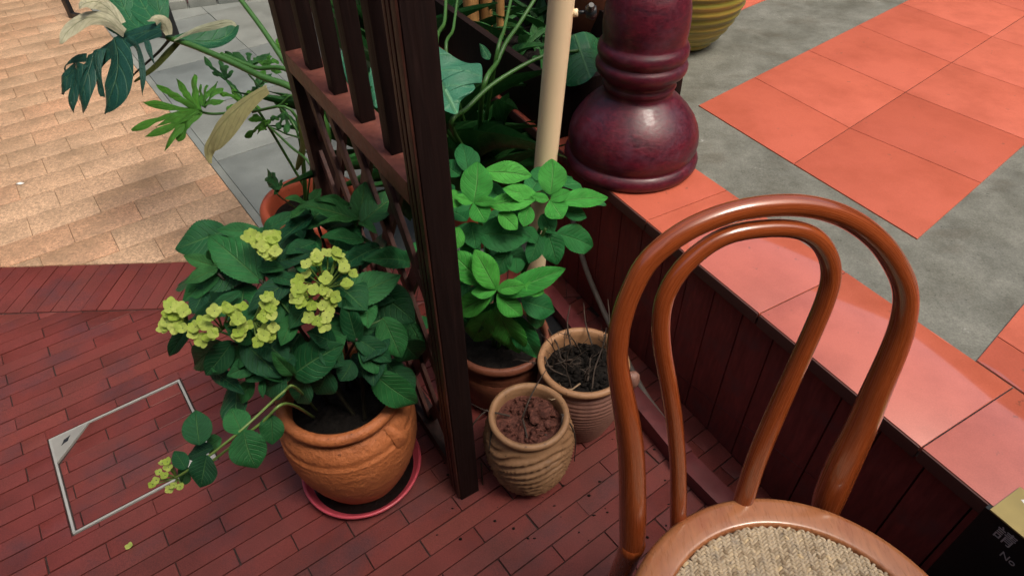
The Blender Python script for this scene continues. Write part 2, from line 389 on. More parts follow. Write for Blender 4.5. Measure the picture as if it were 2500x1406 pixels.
M['hyd'] = m_leaf('dark_hydrangea_leaf', (.005, .048, .022), (.022, .135, .036), (.12, .27, .10), .34, 8, trans=.12)
M['hyd_young'] = m_leaf('young_hydrangea_leaf', (.018, .105, .028), (.034, .150, .036), (.15, .28, .09), .38, 8)
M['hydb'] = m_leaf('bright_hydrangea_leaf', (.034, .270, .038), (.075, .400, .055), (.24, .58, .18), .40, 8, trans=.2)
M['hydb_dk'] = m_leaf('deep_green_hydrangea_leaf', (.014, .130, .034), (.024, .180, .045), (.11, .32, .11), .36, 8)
M['mon'] = m_leaf('monstera_leaf', (.010, .055, .042), (.016, .072, .050), (.07, .17, .07), .24, 5, trans=.08, tone=.2)
M['mon_pale'] = m_leaf('pale_monstera_leaf', (.30, .32, .22), (.40, .38, .26), (.20, .26, .12), .40, 6, trans=.15, tone=.4)
M['mon_deep'] = m_leaf('deep_monstera_leaf', (.012, .085, .035), (.020, .115, .045), (.10, .24, .10), .25, 5, trans=.08, tone=.25)
M['mon_blue'] = m_leaf('blue_green_monstera_leaf', (.035, .165, .095), (.045, .19, .11), (.13, .32, .16), .26, 4, trans=.08, tone=.2)
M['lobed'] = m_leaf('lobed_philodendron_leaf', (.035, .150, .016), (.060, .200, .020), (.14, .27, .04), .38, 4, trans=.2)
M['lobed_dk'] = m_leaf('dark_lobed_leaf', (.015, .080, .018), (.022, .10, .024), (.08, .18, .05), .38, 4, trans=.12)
M['dying'] = m_leaf('cream_fading_leaf', (.36, .34, .14), (.40, .38, .18), (.20, .24, .08), .45, 9, trans=.2, tone=.25)
M['olive'] = m_leaf('olive_hanging_leaf', (.075, .095, .018), (.09, .11, .022), (.13, .15, .04), .4, 6, trans=.2)
M['bract'] = m_leaf('lime_bract', (.38, .56, .070), (.62, .74, .190), (.64, .72, .28), .5, 3, trans=.3, tone=.25)
def m_vase():
    n = NT('yellow_green_glaze'); p = n.pos()
    f = n.noise(p, 16, 5, .6); z_ = n.sep(p)[2]; bd = n.noise(n.map(p, scale=(2, 2, 55)), 1.0, 3); base = n.mix(n.ramp(bd, [(.40, 0), (.60, 1)]), (.40, .29, .055), (.13, .16, .022)); base = n.mix(n.math('MULTIPLY', f, .4), base, (.34, .20, .05))
    n.bump(n.noise(p, 60, 4), .3, .002); return n.done(base, .35, .5)
M['vase'] = m_vase()

# ------------------------------------------------------------------ the ground: bricks, band, granite, bluestone
BR_A = math.radians(-53.9)
BX = V((math.cos(BR_A), math.sin(BR_A), 0)); BY = V((-math.sin(BR_A), math.cos(BR_A), 0))
def bw(a, l, z=0): return BX*a + BY*l + V((0, 0, z))
EX = V((math.cos(EDGE_A), math.sin(EDGE_A), 0)); EY = V((-math.sin(EDGE_A), math.cos(EDGE_A), 0))
E0 = V((0.2386, 1.309, 0)); ZT = 0.44
def ew(a, c, z=ZT): return V((E0.x, E0.y, 0)) + EX*a + EY*c + V((0, 0, z))
RECESS = .018
BD = V((.5768, .0087, 0)).normalized(); BN = V((-BD.y, BD.x, 0))        # band direction and its far normal
BT0 = V((-1.6237, 1.5938, 0)); BB0 = V((-1.5027, 1.3813, 0))
def clip(poly, pt, nrm):
    """keep the side where (p-pt).nrm <= 0"""
    out = []
    for i, p in enumerate(poly):
        q = poly[(i+1) % len(poly)]; a = (p-pt).dot(nrm); b = (q-pt).dot(nrm)
        if a <= 0: out.append(p)
        if (a < 0 < b) or (b < 0 < a): out.append(p+(q-p)*(a/(a-b)))
    return out
def area(poly):
    return abs(sum(poly[i].x*poly[(i+1) % len(poly)].y-poly[(i+1) % len(poly)].x*poly[i].y for i in range(len(poly)))/2)
def prism(mb, poly, z0, z1, bev):
    """bevelled stone: convex outline, top set in by bev"""
    c = V((0, 0, 0))
    for p in poly: c += p
    c /= len(poly); n = len(poly)
    def ins(p, d):
        v = c-p; L = v.length; return p+v*min(.45, d/L) if L > 1e-6 else p
    if sum(poly[i].x*poly[(i+1) % n].y-poly[(i+1) % n].x*poly[i].y for i in range(n)) < 0: poly = poly[::-1]
    vs_ = [V((p.x, p.y, z0)) for p in poly]+[V((p.x, p.y, z1-bev)) for p in poly]
    for p in poly:
        q = ins(p, bev*.35); vs_.append(V((q.x, q.y, z1-bev*.3)))
    for p in poly:
        q = ins(p, bev*1.3); vs_.append(V((q.x, q.y, z1)))
    fs_ = []
    for l in range(3):
        for i in range(n):
            j = (i+1) % n; fs_.append((l*n+i, l*n+j, (l+1)*n+j, (l+1)*n+i))
    fs_.append(tuple(3*n+i for i in range(n))); mb.add(vs_, fs_)
def in_view(p, mar=40):
    if (p-CAM).dot(FW) < .1: return False
    x, y = proj(p); return -mar < x < IMG_W+mar and -mar < y < IMG_H+mar

sub = MB(); sub.add([V((-30, -10, -.02)), V((30, -10, -.02)), V((30, 40, -.02)), V((-30, 40, -.02))], [(0, 1, 2, 3)])
ground = tag(sub.build('ground', M['mortar'], smooth=False), kind='structure')
brick_floor = MB(); brick_floor.add([V((-2.6, .1, -.0042)), V((1.2, .1, -.0042)), V((1.2, 1.61, -.0042)), V((-2.6, 1.58, -.0042))], [(0, 1, 2, 3)])
brick_floor = tag(brick_floor.build('brick_floor', M['mortar'], smooth=False), kind='structure')
RISER_PT = ew(0, RECESS, 0); RISER_N = EY
COV = [gz(115, 1070), gz(437, 930), gz(530, 1112), gz(183, 1309)]        # access cover corners (tl, tr, br, bl)
cov_c = (COV[0]+COV[1]+COV[2]+COV[3])/4
ca = [(p.dot(BX), p.dot(BY)) for p in COV]
CA0, CA1 = (ca[0][0]+ca[1][0])/2, (ca[2][0]+ca[3][0])/2
CL0, CL1 = (ca[0][1]+ca[3][1])/2, (ca[1][1]+ca[2][1])/2
rest = MB(); nb = 0
ROW, LEN, J = .0444, .2150, .0024
placed = []
def put_brick(parent, poly, name='brick', z1=0.0, mat='brick', bev=.0012, z0=-.03):
    if len(poly) < 3 or area(poly) < .0003: return
    c = sum(poly, V((0, 0, 0)))/len(poly)
    tilt = V((random.uniform(-.004, .004), random.uniform(-.004, .004), 0)); dz = random.uniform(-.0012, .0010)
    if in_view(c, 90):
        mb = MB(); prism(mb, poly, z0, z1, bev)
        for i, v in enumerate(mb.v):
            if v.z > z0+.001: v.z += dz+(v-c).dot(tilt)
        o = mk(name, mb.v, mb.f, M[mat], parent, smooth=True, origin=None); auto_smooth(o, 35); return o
    prism(rest, poly, z0, z1+dz, bev)
def rect_b(a0, a1, l0, l1): return [bw(a0, l0), bw(a1, l0), bw(a1, l1), bw(a0, l1)]
GAP = .004
for n in range(-32, 16):
    ac = -.769+n*ROW
    off = .118+(LEN/2 if n % 2 else 0)
    for k in range(-9, 8):
        l0, l1 = off+k*LEN, off+(k+1)*LEN
        w = random.uniform(-.0012, .0012)
        segs = [(l0+J/2+w, l1-J/2+w)]
        a0, a1 = ac-ROW/2+J/2, ac+ROW/2-J/2
        if a1 > CA0-GAP and a0 < CA1+GAP:                            # rows cut by the access cover
            if a0 < CA0-GAP and CA0-GAP-a0 > .012: pass
            ns = []
            for s0, s1 in segs:
                if s1 <= CL0-GAP or s0 >= CL1+GAP: ns.append((s0, s1))
                else:
                    if s0 < CL0-GAP: ns.append((s0, CL0-GAP))
                    if s1 > CL1+GAP: ns.append((CL1+GAP, s1))
                    if a0 < CA0-GAP: ns.append((max(s0, CL0-GAP), min(s1, CL1+GAP), 'lo'))
                    if a1 > CA1+GAP: ns.append((max(s0, CL0-GAP), min(s1, CL1+GAP), 'hi'))
            segs = ns
        for sg in segs:
            b0, b1 = a0, a1
            if len(sg) == 3:
                if sg[2] == 'lo': b1 = CA0-GAP
                else: b0 = CA1+GAP
                if b1-b0 < .006: continue
            poly = rect_b(b0, b1, sg[0], sg[1])
            poly = clip(poly, BB0-BN*.003, BN); 
            if len(poly) < 3: continue
            poly = clip(poly, RISER_PT, RISER_N)
            if len(poly) < 3: continue
            c = sum(poly, V((0, 0, 0)))/len(poly)
            if not (-2.3 < c.x < 1.1 and .15 < c.y < 1.6): continue
            put_brick(brick_floor, poly)
# soldier course along the granite
bl = (BT0-BB0).dot(BN)
t0 = (gz(376.6, 640.5)-BB0).dot(BD)
for k in range(-26, 34):
    s0 = t0+k*.0447+random.uniform(-.0008, .0008); s1 = s0+.0447
    p0 = BB0+BD*(s0+J/2)+BN*.003; p1 = BB0+BD*(s1-J/2)+BN*.003
    sk = BD*.012                                           # the course leans a little
    poly = [p0, p1, p1+BN*(bl-.004)+sk, p0+BN*(bl-.004)+sk]
    poly = clip(poly, RISER_PT, RISER_N)
    if len(poly) > 2: put_brick(brick_floor, poly)
tag(rest.build('brick', M['brick'], brick_floor, smooth=False), kind='stuff')

# granite paving
gp = MB(); gp.add([V((-7, 1.55, -.007)), V((-1.0, 1.60, -.007)), bw(-8, .40, -.007), bw(-12, .0, -.007)], [(0, 1, 2, 3)])
gr_base = MB(); q = BT0
gr_base.add([q-BD*4, q+BD*.95, bw(-8.0, .36), bw(-8.0, -3.2)], [(0, 1, 2, 3)])
for v in gr_base.v: v.z = -.007
granite = tag(gr_base.build('granite_paving', M['mortar'], smooth=False), kind='structure')
rest = MB(); GL, GW = .2145, .1338
STRIP_L = .358
for n in range(-34, 14):
    ac = -3.102+n*GW; off = -.156+(GL/2 if n % 2 else 0)
    for k in range(-12, 4):
        l0, l1 = off+k*GL, off+(k+1)*GL
        if l0 > STRIP_L: continue
        poly = rect_b(ac-GW/2+.0005, ac+GW/2-.0005, l0+.0005, min(l1, STRIP_L)-.0005)
        poly = clip(poly, BT0+BN*.003, -BN)
        if len(poly) < 3: continue
        c = sum(poly, V((0, 0, 0)))/len(poly)
        if c.y > 5.6 or c.x < -4.6: continue
        put_brick(granite, poly, 'paving_stone', 0.0, 'granite', .0014)
tag(rest.build('paving_stone', M['granite'], granite, smooth=False), kind='stuff')

# bluestone strip between granite and planters
sp = MB(); sp.add([V((-1.3, 1.6, -.008)), V((.1, 1.6, -.008)), V((-2.0, 6.5, -.008)), V((-4.5, 6.5, -.008))], [(0, 1, 2, 3)])
strip = tag(sp.build('bluestone_walk', M['mortar'], smooth=False), kind='structure')
rest = MB()
js = [-1.2, -1.78, gz(527, 404).dot(BX)-.03, gz(440, 290).dot(BX)-.05, gz(355, 182).dot(BX), -4.1, -4.75, -5.4, -6.0]
for i in range(len(js)-1):
    for (l0, l1) in ((STRIP_L, STRIP_L+.028), (STRIP_L+.028, STRIP_L+.52), (STRIP_L+.52, STRIP_L+1.02), (STRIP_L+1.02, STRIP_L+1.6)):
        poly = rect_b(js[i+1]+.002, js[i]-.002, l0+.0012, l1-.0012)
        poly = clip(poly, BT0+BN*.003, -BN)
        if len(poly) > 2: poly = clip(poly, RISER_PT, RISER_N)
        if len(poly) > 2: put_brick(strip, poly, 'paving_stone', 0.0, 'blue', .0016)
if rest.v: tag(rest.build('paving_stone', M['blue'], strip, smooth=False), kind='stuff')

# ------------------------------------------------------------------ access cover set into the bricks
cover = empty('floor_access_cover', cov_c, 'square steel-framed access cover inlaid with red bricks', 'access cover')
fw = .0055
def cov_box(a0, a1, l0, l1, z1, name, mat='steel'):
    mb = MB(); mb.bbox(bw((a0+a1)/2, (l0+l1)/2, (z1-.02)/2), BX*((a1-a0)/2), BY*((l1-l0)/2), V((0, 0, (z1+.02)/2)), .001)
    o = mb.build(name, M[mat], cover); auto_smooth(o); return o
cov_box(CA0, CA0+fw, CL0, CL1, .001, 'frame_strip'); cov_box(CA1-fw, CA1, CL0, CL1, .001, 'frame_strip')
cov_box(CA0+fw, CA1-fw, CL0, CL0+fw, .0016, 'frame_strip'); cov_box(CA0+fw, CA1-fw, CL1-fw, CL1, .0016, 'frame_strip')
rest = MB()
nr = 7; rw = (CA1-CA0-2*fw-.004)/nr
def cut_corner(poly):
    poly = clip(poly, bw(CA0, CL0+.098), -(BX*.094+BY*.098).normalized())
    if len(poly) > 2: poly = clip(poly, bw(CA1, CL1-.098), (BX*.094+BY*.098).normalized())
    return poly
for i in range(nr):
    a0 = CA0+fw+.002+i*rw; ls = CL0+fw+.002; off = ls-(.09 if i % 2 else .185)
    while off < CL1:
        l0, l1 = max(off, ls), min(off+LEN*.93, CL1-fw-.002); off += LEN*.93
        if l1-l0 < .01: continue
        poly = cut_corner(rect_b(a0+.0012, a0+rw-.0012, l0+.0012, l1-.0012))
        if len(poly) > 2: put_brick(cover, poly, 'brick', -.0005)
mb = MB(); mb.box(bw((CA0+CA1)/2, (CL0+CL1)/2, -.018), BX*((CA1-CA0)/2-.001), BY*((CL1-CL0)/2-.001), V((0, 0, .008)))
mb.build('tray', M['dark'], cover, False)
def corner_plate(ca_, cl_, sa, sl):
    mb = MB(); prism(mb, [bw(ca_+sa*fw, cl_+sl*fw), bw(ca_+sa*.086, cl_+sl*fw), bw(ca_+sa*fw, cl_+sl*.090)], -.02, .0022, .0008)
    o = auto_smooth(mb.build('corner_plate', M['steel'], cover))
    k = MB(); c = bw(ca_+sa*.030, cl_+sl*.034, .0026); d = (BX*-.66*sa+BY*.75*sl).normalized(); e = V((-d.y, d.x, 0))
    pts = []
    for t in range(24):
        w = 2*math.pi*t/24; x, y = math.cos(w), math.sin(w)
        rr = .0055+.0105*abs(x)**5; pts.append(c+d*(x*rr)+e*(y*.0058*(1-.45*abs(x)**3)))
    k.add(pts, [tuple(range(24))]); k.build('keyhole', M['black'], o, False)
corner_plate(CA0, CL0, 1, 1); corner_plate(CA1, CL1, -1, -1)

# ------------------------------------------------------------------ raised terrace
SL = .030                                                          # thickness of tile edge
ter = MB(); c0 = ew(-5.5, .004, 0); c1 = ew(4.0, .004, 0); c2 = ew(4.0, 7, 0); c3 = ew(-5.5, 7, 0)
ter.add([p+V((0, 0, z)) for z in (ZT-SL, ZT-.004) for p in (c0, c1, c2, c3)], [(3, 2, 1, 0), (4, 5, 6, 7), (0, 1, 5, 4), (1, 2, 6, 5), (2, 3, 7, 6), (3, 0, 4, 7)])
terrace = tag(ter.build('terrace_floor', M['conc'], smooth=False), kind='structure')
body = MB(); b0 = ew(-5.5, RECESS+.016, 0); b1 = ew(4, RECESS+.016, 0); b2 = ew(4, 6.9, 0); b3 = ew(-5.5, 6.9, 0)
body.add([p+V((0, 0, z)) for z in (-.01, ZT-SL-.001) for p in (b0, b1, b2, b3)], [(4, 5, 6, 7), (0, 1, 5, 4), (1, 2, 6, 5), (2, 3, 7, 6), (3, 0, 4, 7)])
body.build('terrace_core', M['dark'], terrace, False)
rest = MB()
def tile(poly, name='floor_tile', z1=ZT, z0=ZT-.012):
    return put_brick2(terrace, poly, name, z1, z0)
def put_brick2(parent, poly, name, z1, z0, mat='tile', bev=.0012):
    mb = MB(); prism(mb, [V((p.x, p.y, 0)) for p in poly], z0, z1, bev)
    return auto_smooth(mk(name, mb.v, mb.f, M[mat], parent, True), 35)
TL = .345
for k in range(-8, 6):
    a0 = .142+k*TL if k != 1 else .142+TL; a1 = a0+TL; g_ = .0010
    if ew(a0, 0).y < -.2: continue
    tile([ew(a0+g_, 0, 0), ew(a1-g_, 0, 0), ew(a1-g_, .239, 0), ew(a0+g_, .239, 0)])
    mb = MB(); mb.bbox(ew((a0+a1)/2, .0035, ZT-SL/2-.001), EX*(TL/2-.0018), EY*.0065, V((0, 0, SL/2-.0012)), .003)
    auto_smooth(mb.build('tile_edge', M['lip'], terrace))
jb = MB(); jb.add([ew(-3.0, .0045, ZT-.0025), ew(2.2, .0045, ZT-.0025), ew(2.2, .2392, ZT-.0025), ew(-3.0, .2392, ZT-.0025)], [(0, 1, 2, 3)]); jb.build('joint_bed', M['mortar'], terrace, False)
# inner orange block: three joint lines measured on the floor
def blk(i, t):
    """joint line i (0..), distance t across the terrace"""
    a = (-.225, .137, .488)[i] if i < 3 else .488+.35*(i-2)
    if i < 0: a = -.225+.36*i
    return a-.197*(t-.47)
cols_ = [[.474, .745, 1.045, 1.365, 1.68, 2.0, 2.32, 2.64], [.466, .735, 1.047, 1.351, 1.66, 1.98, 2.3, 2.62], [.461, .784, 1.076, 1.372, 1.68, 2.0, 2.32, 2.64]]
for i in range(2):
    for j in range(7):
        P0 = (blk(i, cols_[i][j]), cols_[i][j]); P1 = (blk(i+1, cols_[i+1][j]), cols_[i+1][j])
        P2 = (blk(i+1, cols_[i+1][j+1]), cols_[i+1][j+1]); P3 = (blk(i, cols_[i][j+1]), cols_[i][j+1])
        cx = sum(p[0] for p in (P0, P1, P2, P3))/4; cy = sum(p[1] for p in (P0, P1, P2, P3))/4
        sh = lambda p: ew(p[0]+(cx-p[0])*.006, p[1]+(cy-p[1])*.006, 0)
        tile([sh(P0), sh(P1), sh(P2), sh(P3)], z1=ZT-.001)
jb = MB(); jb.add([ew(blk(0, .48)+.006, .48, ZT-.003), ew(blk(2, .468)-.006, .468, ZT-.003), ew(blk(2, 2.63)-.006, 2.63, ZT-.003), ew(blk(0, 2.63)+.006, 2.63, ZT-.003)], [(0, 1, 2, 3)]); jb.build('joint_bed', M['mortar'], terrace, False)
# far block behind the ribbed vase, and the block at the right edge of the grey floor
for i in range(3):
    for j in range(6):
        t0_, t1_ = .47+.31*j, .47+.31*(j+1); a = -.60-.36*i
        f = lambda x, t: ew(x-.197*(t-.47), t, 0)
        tile([f(a-.356, t0_+.002), f(a, t0_+.002), f(a, t1_-.002), f(a-.356, t1_-.002)], z1=ZT-.001)
n2 = gz(2383, 877, ZT); n1 = gz(2432, 818, ZT)
for i in range(4):
    for j in range(3):
        a0_, a1_ = .763+.345*i, .763+.345*(i+1); t0_, t1_ = (.2425, .331, .64, .95)[j], (.331, .64, .95, 1.26)[j]
        f = lambda x, t: ew(x-.2*(t-.243), t, 0)
        tile([f(a0_+.0015, t0_+.0012), f(a1_-.0015, t0_+.0012), f(a1_-.0015, t1_-.0012), f(a0_+.0015, t1_-.0012)], z1=ZT-.0006)

# boarded riser
riser = empty('boarded_riser', ew(.4, RECESS, 0), 'dark red boarded riser below the orange tile edge', 'wall')
pw = .0812; k = 0; a = -5.0
ph = (ZT-SL-.002)
while a < 3.2:
    a1 = a+pw; c = ew(a+pw/2, RECESS+.007, ph/2+.001)
    if c.y > -.6:
        mb = MB(); mb.bbox(c, EX*(pw/2-.0013), EY*.0075, V((0, 0, ph/2)), .0018); auto_smooth(mb.build('plank', M['plank'], riser))
    a = a1
w0 = plane_pt(1640, 903, ew(0, RECESS-.0016, 0), EY); w1 = plane_pt(1990, 1168, ew(0, RECESS-.0016, 0), EY)
mb = MB(); mb.tube([w0, w0.lerp(w1, .5)-UZ*.002, w1], .0006, 6); mb.build('string', M['batten'], riser)
# loose battens on the floor along the riser
def batten(px_a, px_b, hw, zt, label):
    A = gz(*px_a, zt); B = gz(*px_b, zt); d = (B-A).normalized(); e = V((-d.y, d.x, 0)); c = (A+B)/2
    c.z = zt/2
    mb = MB(); mb.bbox(c, d*((B-A).length/2), e*hw, V((0, 0, zt/2)), .002)
    o = mb.build('floor_batten', M['batten'], None, origin=V((c.x, c.y, 0))); auto_smooth(o)
    return tag(o, label, 'batten')
batten((1325, 690), (1672, 1106), .021, .048, 'long red batten running beside the boarded riser')
batten((1664, 1108), (1990, 1430), .024, .040, 'short red batten under the bentwood chair, laid end to end')

# sign on the riser and gold plate on its edge
sgn = empty('no_smoking_sign', ew(1.0, RECESS, .2), 'black sign board with grey writing fixed to the boarded riser', 'sign')
sA = gz(2425, 1222, ZT); s_al = (sA-V((E0.x, E0.y, ZT))).dot(EX)
mb = MB(); mb.bbox(ew(s_al+.19, .0015, ZT-.125), EX*.19, EY*.0115, V((0, 0, .1235)), .001)
auto_smooth(mb.build('board', M['sign'], sgn))
def text(body_, size, p, parent, mat, name):
    cu = bpy.data.curves.new(name, 'FONT'); cu.body = body_; cu.size = size; cu.extrude = .0002; cu.resolution_u = 4
    to = bpy.data.objects.new(name, cu); link(to)
    bpy.context.view_layer.update()
    me = bpy.data.meshes.new_from_object(to.evaluated_get(bpy.context.evaluated_depsgraph_get())); bpy.data.objects.remove(to)
    me.materials.append(mat) if not me.materials else None
    o = bpy.data.objects.new(name, me); link(o); o.parent = parent
    Mx = Matrix.Identity(4)
    for i, v in enumerate((EX, V((0, 0, 1)), -EY)):
        for j in range(3): Mx[j][i] = v[j]
    Mx.translation = p; o.matrix_local = Matrix.Translation(-org(parent)) @ Mx
    return o
def on_board(px_, py_):
    o = ew(0, -.0106, 0); return plane_pt(px_, py_, o, EY)
text('請', .029, on_board(2421, 1299), sgn, M['ink'], 'lettering')
text('No', .0165, on_board(2438, 1352), sgn, M['ink'], 'lettering')
gpl = empty('gold_edge_plate', ew(s_al+.2, .03, ZT), 'gold plate lying on the orange tile edge above the sign', 'plate')
mb = MB(); mb.bbox(ew(s_al+.206, .0245, ZT+.0015), EX*.2, EY*.0365, V((0, 0, .0015)), .0008); auto_smooth(mb.build('plate', M['gold'], gpl))
mb = MB(); q = gz(2492, 1219, ZT+.0034)
mb.add([q, q+EX*.012-EY*.004, q+EX*.012+EY*.001, q+EX*.002+EY*.004], [(0, 1, 2, 3)]); mb.build('white_mark', M['white'], gpl, False)

# ------------------------------------------------------------------ trellis
FP = V((-.1135, .785, 0)); RP = V((-.4300, 1.300, 0))
TD = (RP-FP).normalized(); TN = V((-TD.y, TD.x, 0)); TLN = (RP-FP).length; UZ = V((0, 0, 1))
tre = empty('timber_trellis', FP, 'dark stained timber trellis screen standing between the flowerpots', 'trellis')
def tbox(c, hx, hy, hz, name, mat='trellis', b=.002, par=None):
    mb = MB(); mb.bbox(c, TD*hx, TN*hy, UZ*hz, b); return auto_smooth(mb.build(name, M[mat], par or tre))
PH = 1.50
fpost = tbox(FP+UZ*PH/2, .0235, .0225, PH/2, 'post', 'spin', b=.003)
rpost = tbox(RP+UZ*PH/2, .0235, .0225, PH/2, 'post', b=.003)
# chamfer strips along the near post's inner arris
for dd, hw_ in ((-.013, .0075), (.004, .0050), (.0165, .0045)): tbox(FP+TN*.0240+TD*dd+UZ*(PH/2), hw_, .0022, PH/2-.01, 'moulding', 'mould', par=fpost)
ZR = .787
tbox(FP+TD*TLN/2+UZ*ZR, TLN/2-.024, .026, .020, 'rail', 'rail')
tbox(FP+TD*TLN/2+UZ*1.46, TLN/2-.024, .024, .020, 'rail')
tbox(FP+TD*TLN/2+UZ*.07, TLN/2-.024, .020, .018, 'rail')
for s in ((-.358, 1.199), (-.299, 1.09), (-.238, .985), (-.175, .884)):
    t = (V((s[0], s[1], 0))-FP).dot(TD)
    tbox(FP+TD*t+UZ*((ZR+.02+1.44)/2), .0150, .0130, (1.44-ZR-.02)/2, 'spindle', 'spin')
# crossed slats between the rails
za, zb = .09, ZR-.021
def slat(t0, z0, t1, z1, off):
    A = FP+TD*t0+UZ*z0+TN*off; B = FP+TD*t1+UZ*z1+TN*off; d = (B-A).normalized(); e = d.cross(TN).normalized()
    mb = MB(); mb.bbox((A+B)/2, d*((B-A).length/2), e*.0135, TN*.0040, .001)
    auto_smooth(mb.build('lattice_slat', M['slat'], tre))
for sgn_, off in ((1, .004), (-1, -.0035)):
    k = -8
    while k < 12:
        s = k*.125+.03; k += 1
        # line t = s + sgn*(z-za)*0.62
        pts = []
        for z in (za, zb):
            pts.append((s+sgn_*(z-za)*.62, z))
        (t0, z0), (t1, z1) = pts
        lo, hi = .022, TLN-.022
        def cut(ta, za_, tb, zb_):
            if ta < lo and tb > lo: f = (lo-ta)/(tb-ta); ta, za_ = lo, za_+(zb_-za_)*f
            if ta > hi and tb < hi: f = (hi-ta)/(tb-ta); ta, za_ = hi, za_+(zb_-za_)*f
            return ta, za_
        if (t0 < lo and t1 < lo) or (t0 > hi and t1 > hi): continue
        a_ = cut(t0, z0, t1, z1); b_ = cut(t1, z1, t0, z0)
        slat(a_[0], a_[1], b_[0], b_[1], off)

# ------------------------------------------------------------------ parasol pole
PY_ = 1.25
p1 = gy(1308, 642, PY_); p0 = gy(1371, 0, PY_)
pd = (p0-p1).normalized(); pb = p1-pd*(p1.z/pd.z)
par = empty('parasol_pole', V((pb.x, pb.y, 0)), 'cream metal parasol pole with a black tightening knob', 'pole')
mb = MB(); mb.tube([pb+pd*t for t in (.0, .5, 1.0, 1.5, 2.05)], .0250, 28); auto_smooth(mb.build('pole', M['cream'], par), 50)
kz = gy(1393, 35, PY_); kd = V((1, -.15, .12)).normalized(); kb = pb+pd*((kz.z-pb.z)/pd.z)
mb = MB(); mb.tube([kb+kd*.023, kb+kd*.033, kb+kd*.034], [.0075, .0075, .005], 14); mb.build('collar', M['cream'], par)
kn = MB(); kn.tube([kb+kd*.03, kb+kd*.05], .0035, 10); knob = kn.build('knob', M['plastic'], par)
kk = MB(); kk.tube([kb+kd*.048, kb+kd*.052, kb+kd*.064, kb+kd*.068], [.010, .012, .012, .009], 16)
ku = kd.cross(UZ).normalized(); kv = ku.cross(kd)
for w in (.9, .9+math.pi): 
    dd = ku*math.cos(w)+kv*math.sin(w); kk.tube([kb+kd*.057+dd*.004, kb+kd*.058+dd*.014, kb+kd*.060+dd*.021], [.0085, .008, .005], 10)
auto_smooth(kk.build('grip', M['plastic'], knob), 50)
mb = MB(); mb.lathe(V((pb.x, pb.y, 0)), [(.0, .05), (.03, .05), (.032, .012), (.15, .010), (.152, .0), (.0, .0)], 32, close=False); mb.build('foot_plate', M['black'], par)

# ------------------------------------------------------------------ turned column, vases
cc_ = gz(1537, 388, ZT)
colm = empty('turned_column', cc_, 'purple-red lacquered turned wooden column standing on the terrace edge', 'column')
prof = [(0, 0), (.150, 0), (.160, .003), (.1655, .012), (.1665, .022), (.163, .031), (.157, .037), (.1535, .0395), (.1545, .043), (.1585, .053), (.1600, .068), (.1585, .085), (.153, .103),
        (.143, .122), (.130, .140), (.114, .157), (.099, .170), (.089, .178), (.083, .184), (.080, .190), (.0805, .196), (.084, .201), (.086, .206), (.084, .211), (.081, .215),
        (.082, .221), (.090, .228), (.099, .236), (.1045, .246), (.1055, .256), (.102, .264), (.097, .268), (.0965, .271), (.1005, .276), (.1035, .284), (.1035, .293), (.100, .301),
        (.0945, .306), (.093, .311), (.0945, .322), (.0960, .340), (.0955, .360), (.093, .380), (.088, .400), (.080, .420), (.070, .438), (.064, .450), (.066, .458), (.074, .466), (.078, .476), (.074, .486), (.060, .495), (.054, .52), (.056, .60), (.062, .75), (.066, .85), (0, .85)]
mb = MB(); mb.lathe(cc_, prof, 72, fn=lambda w, z, r, i: .0012*noise.noise(V((math.cos(w)*3, math.sin(w)*3, z*22))) if r > .01 else 0, close=False)
mb.build('turned_shaft', M['col'], colm)
vc = gz(1662, 102, ZT); vd = (vc-CAM).dot(FW)
vz = empty('ribbed_vase', vc, 'yellow-green ribbed glazed vase behind the purple column', 'vase')
pr = []
for i in range(101):
    t = i/100; z = t*.52
    r = .085+.105*math.sin(math.pi*min(1, t*1.02)**.85)**.9*(1 if t < .9 else 1)
    pr.append((r+.0032*math.sin(t*2*math.pi*19), z))
mb = MB(); mb.lathe(vc, [(0, 0)]+pr+[(.075, .52), (.07, .48), (0, .47)], 56, close=False); mb.build('vase_body', M['vase'], vz)

# ------------------------------------------------------------------ pots
def soil(c, r, z, name, mat, parent, amp=.008, seed=0, n=26):
    vs_, fs_ = [V((c.x, c.y, z))], []
    for i in range(1, 11):
        for k in range(n):
            w = 2*math.pi*k/n; rr = r*i/10; p = V((c.x+rr*math.cos(w), c.y+rr*math.sin(w), 0))
            h = amp*(noise.noise(p*38+V((seed, 0, 0)))+.7*noise.noise(p*95+V((0, seed, 3)))); vs_.append(V((p.x, p.y, z+h)))
    for k in range(n): fs_.append((0, 1+k, 1+(k+1) % n))
    for i in range(9):
        for k in range(n):
            a = 1+i*n+k; b = 1+i*n+(k+1) % n; fs_.append((a, a+n, b+n, b))
    return mk(name, vs_, fs_, mat, parent)
def crumbs(c, r, z, mat, parent, n, s0, s1, seed, name='soil_crumbs'):
    rd = random.Random(seed); mb = MB()
    for i in range(n):
        w = rd.uniform(0, 6.28); rr = r*math.sqrt(rd.random()); mb.sphere(V((c.x+rr*math.cos(w), c.y+rr*math.sin(w), z+rd.uniform(0, s1*.5))), rd.uniform(s0, s1), 6, 4, (1, rd.uniform(.6, 1), rd.uniform(.5, .9)), .5, i)
    return tag(mb.build(name, mat, parent), kind='stuff')

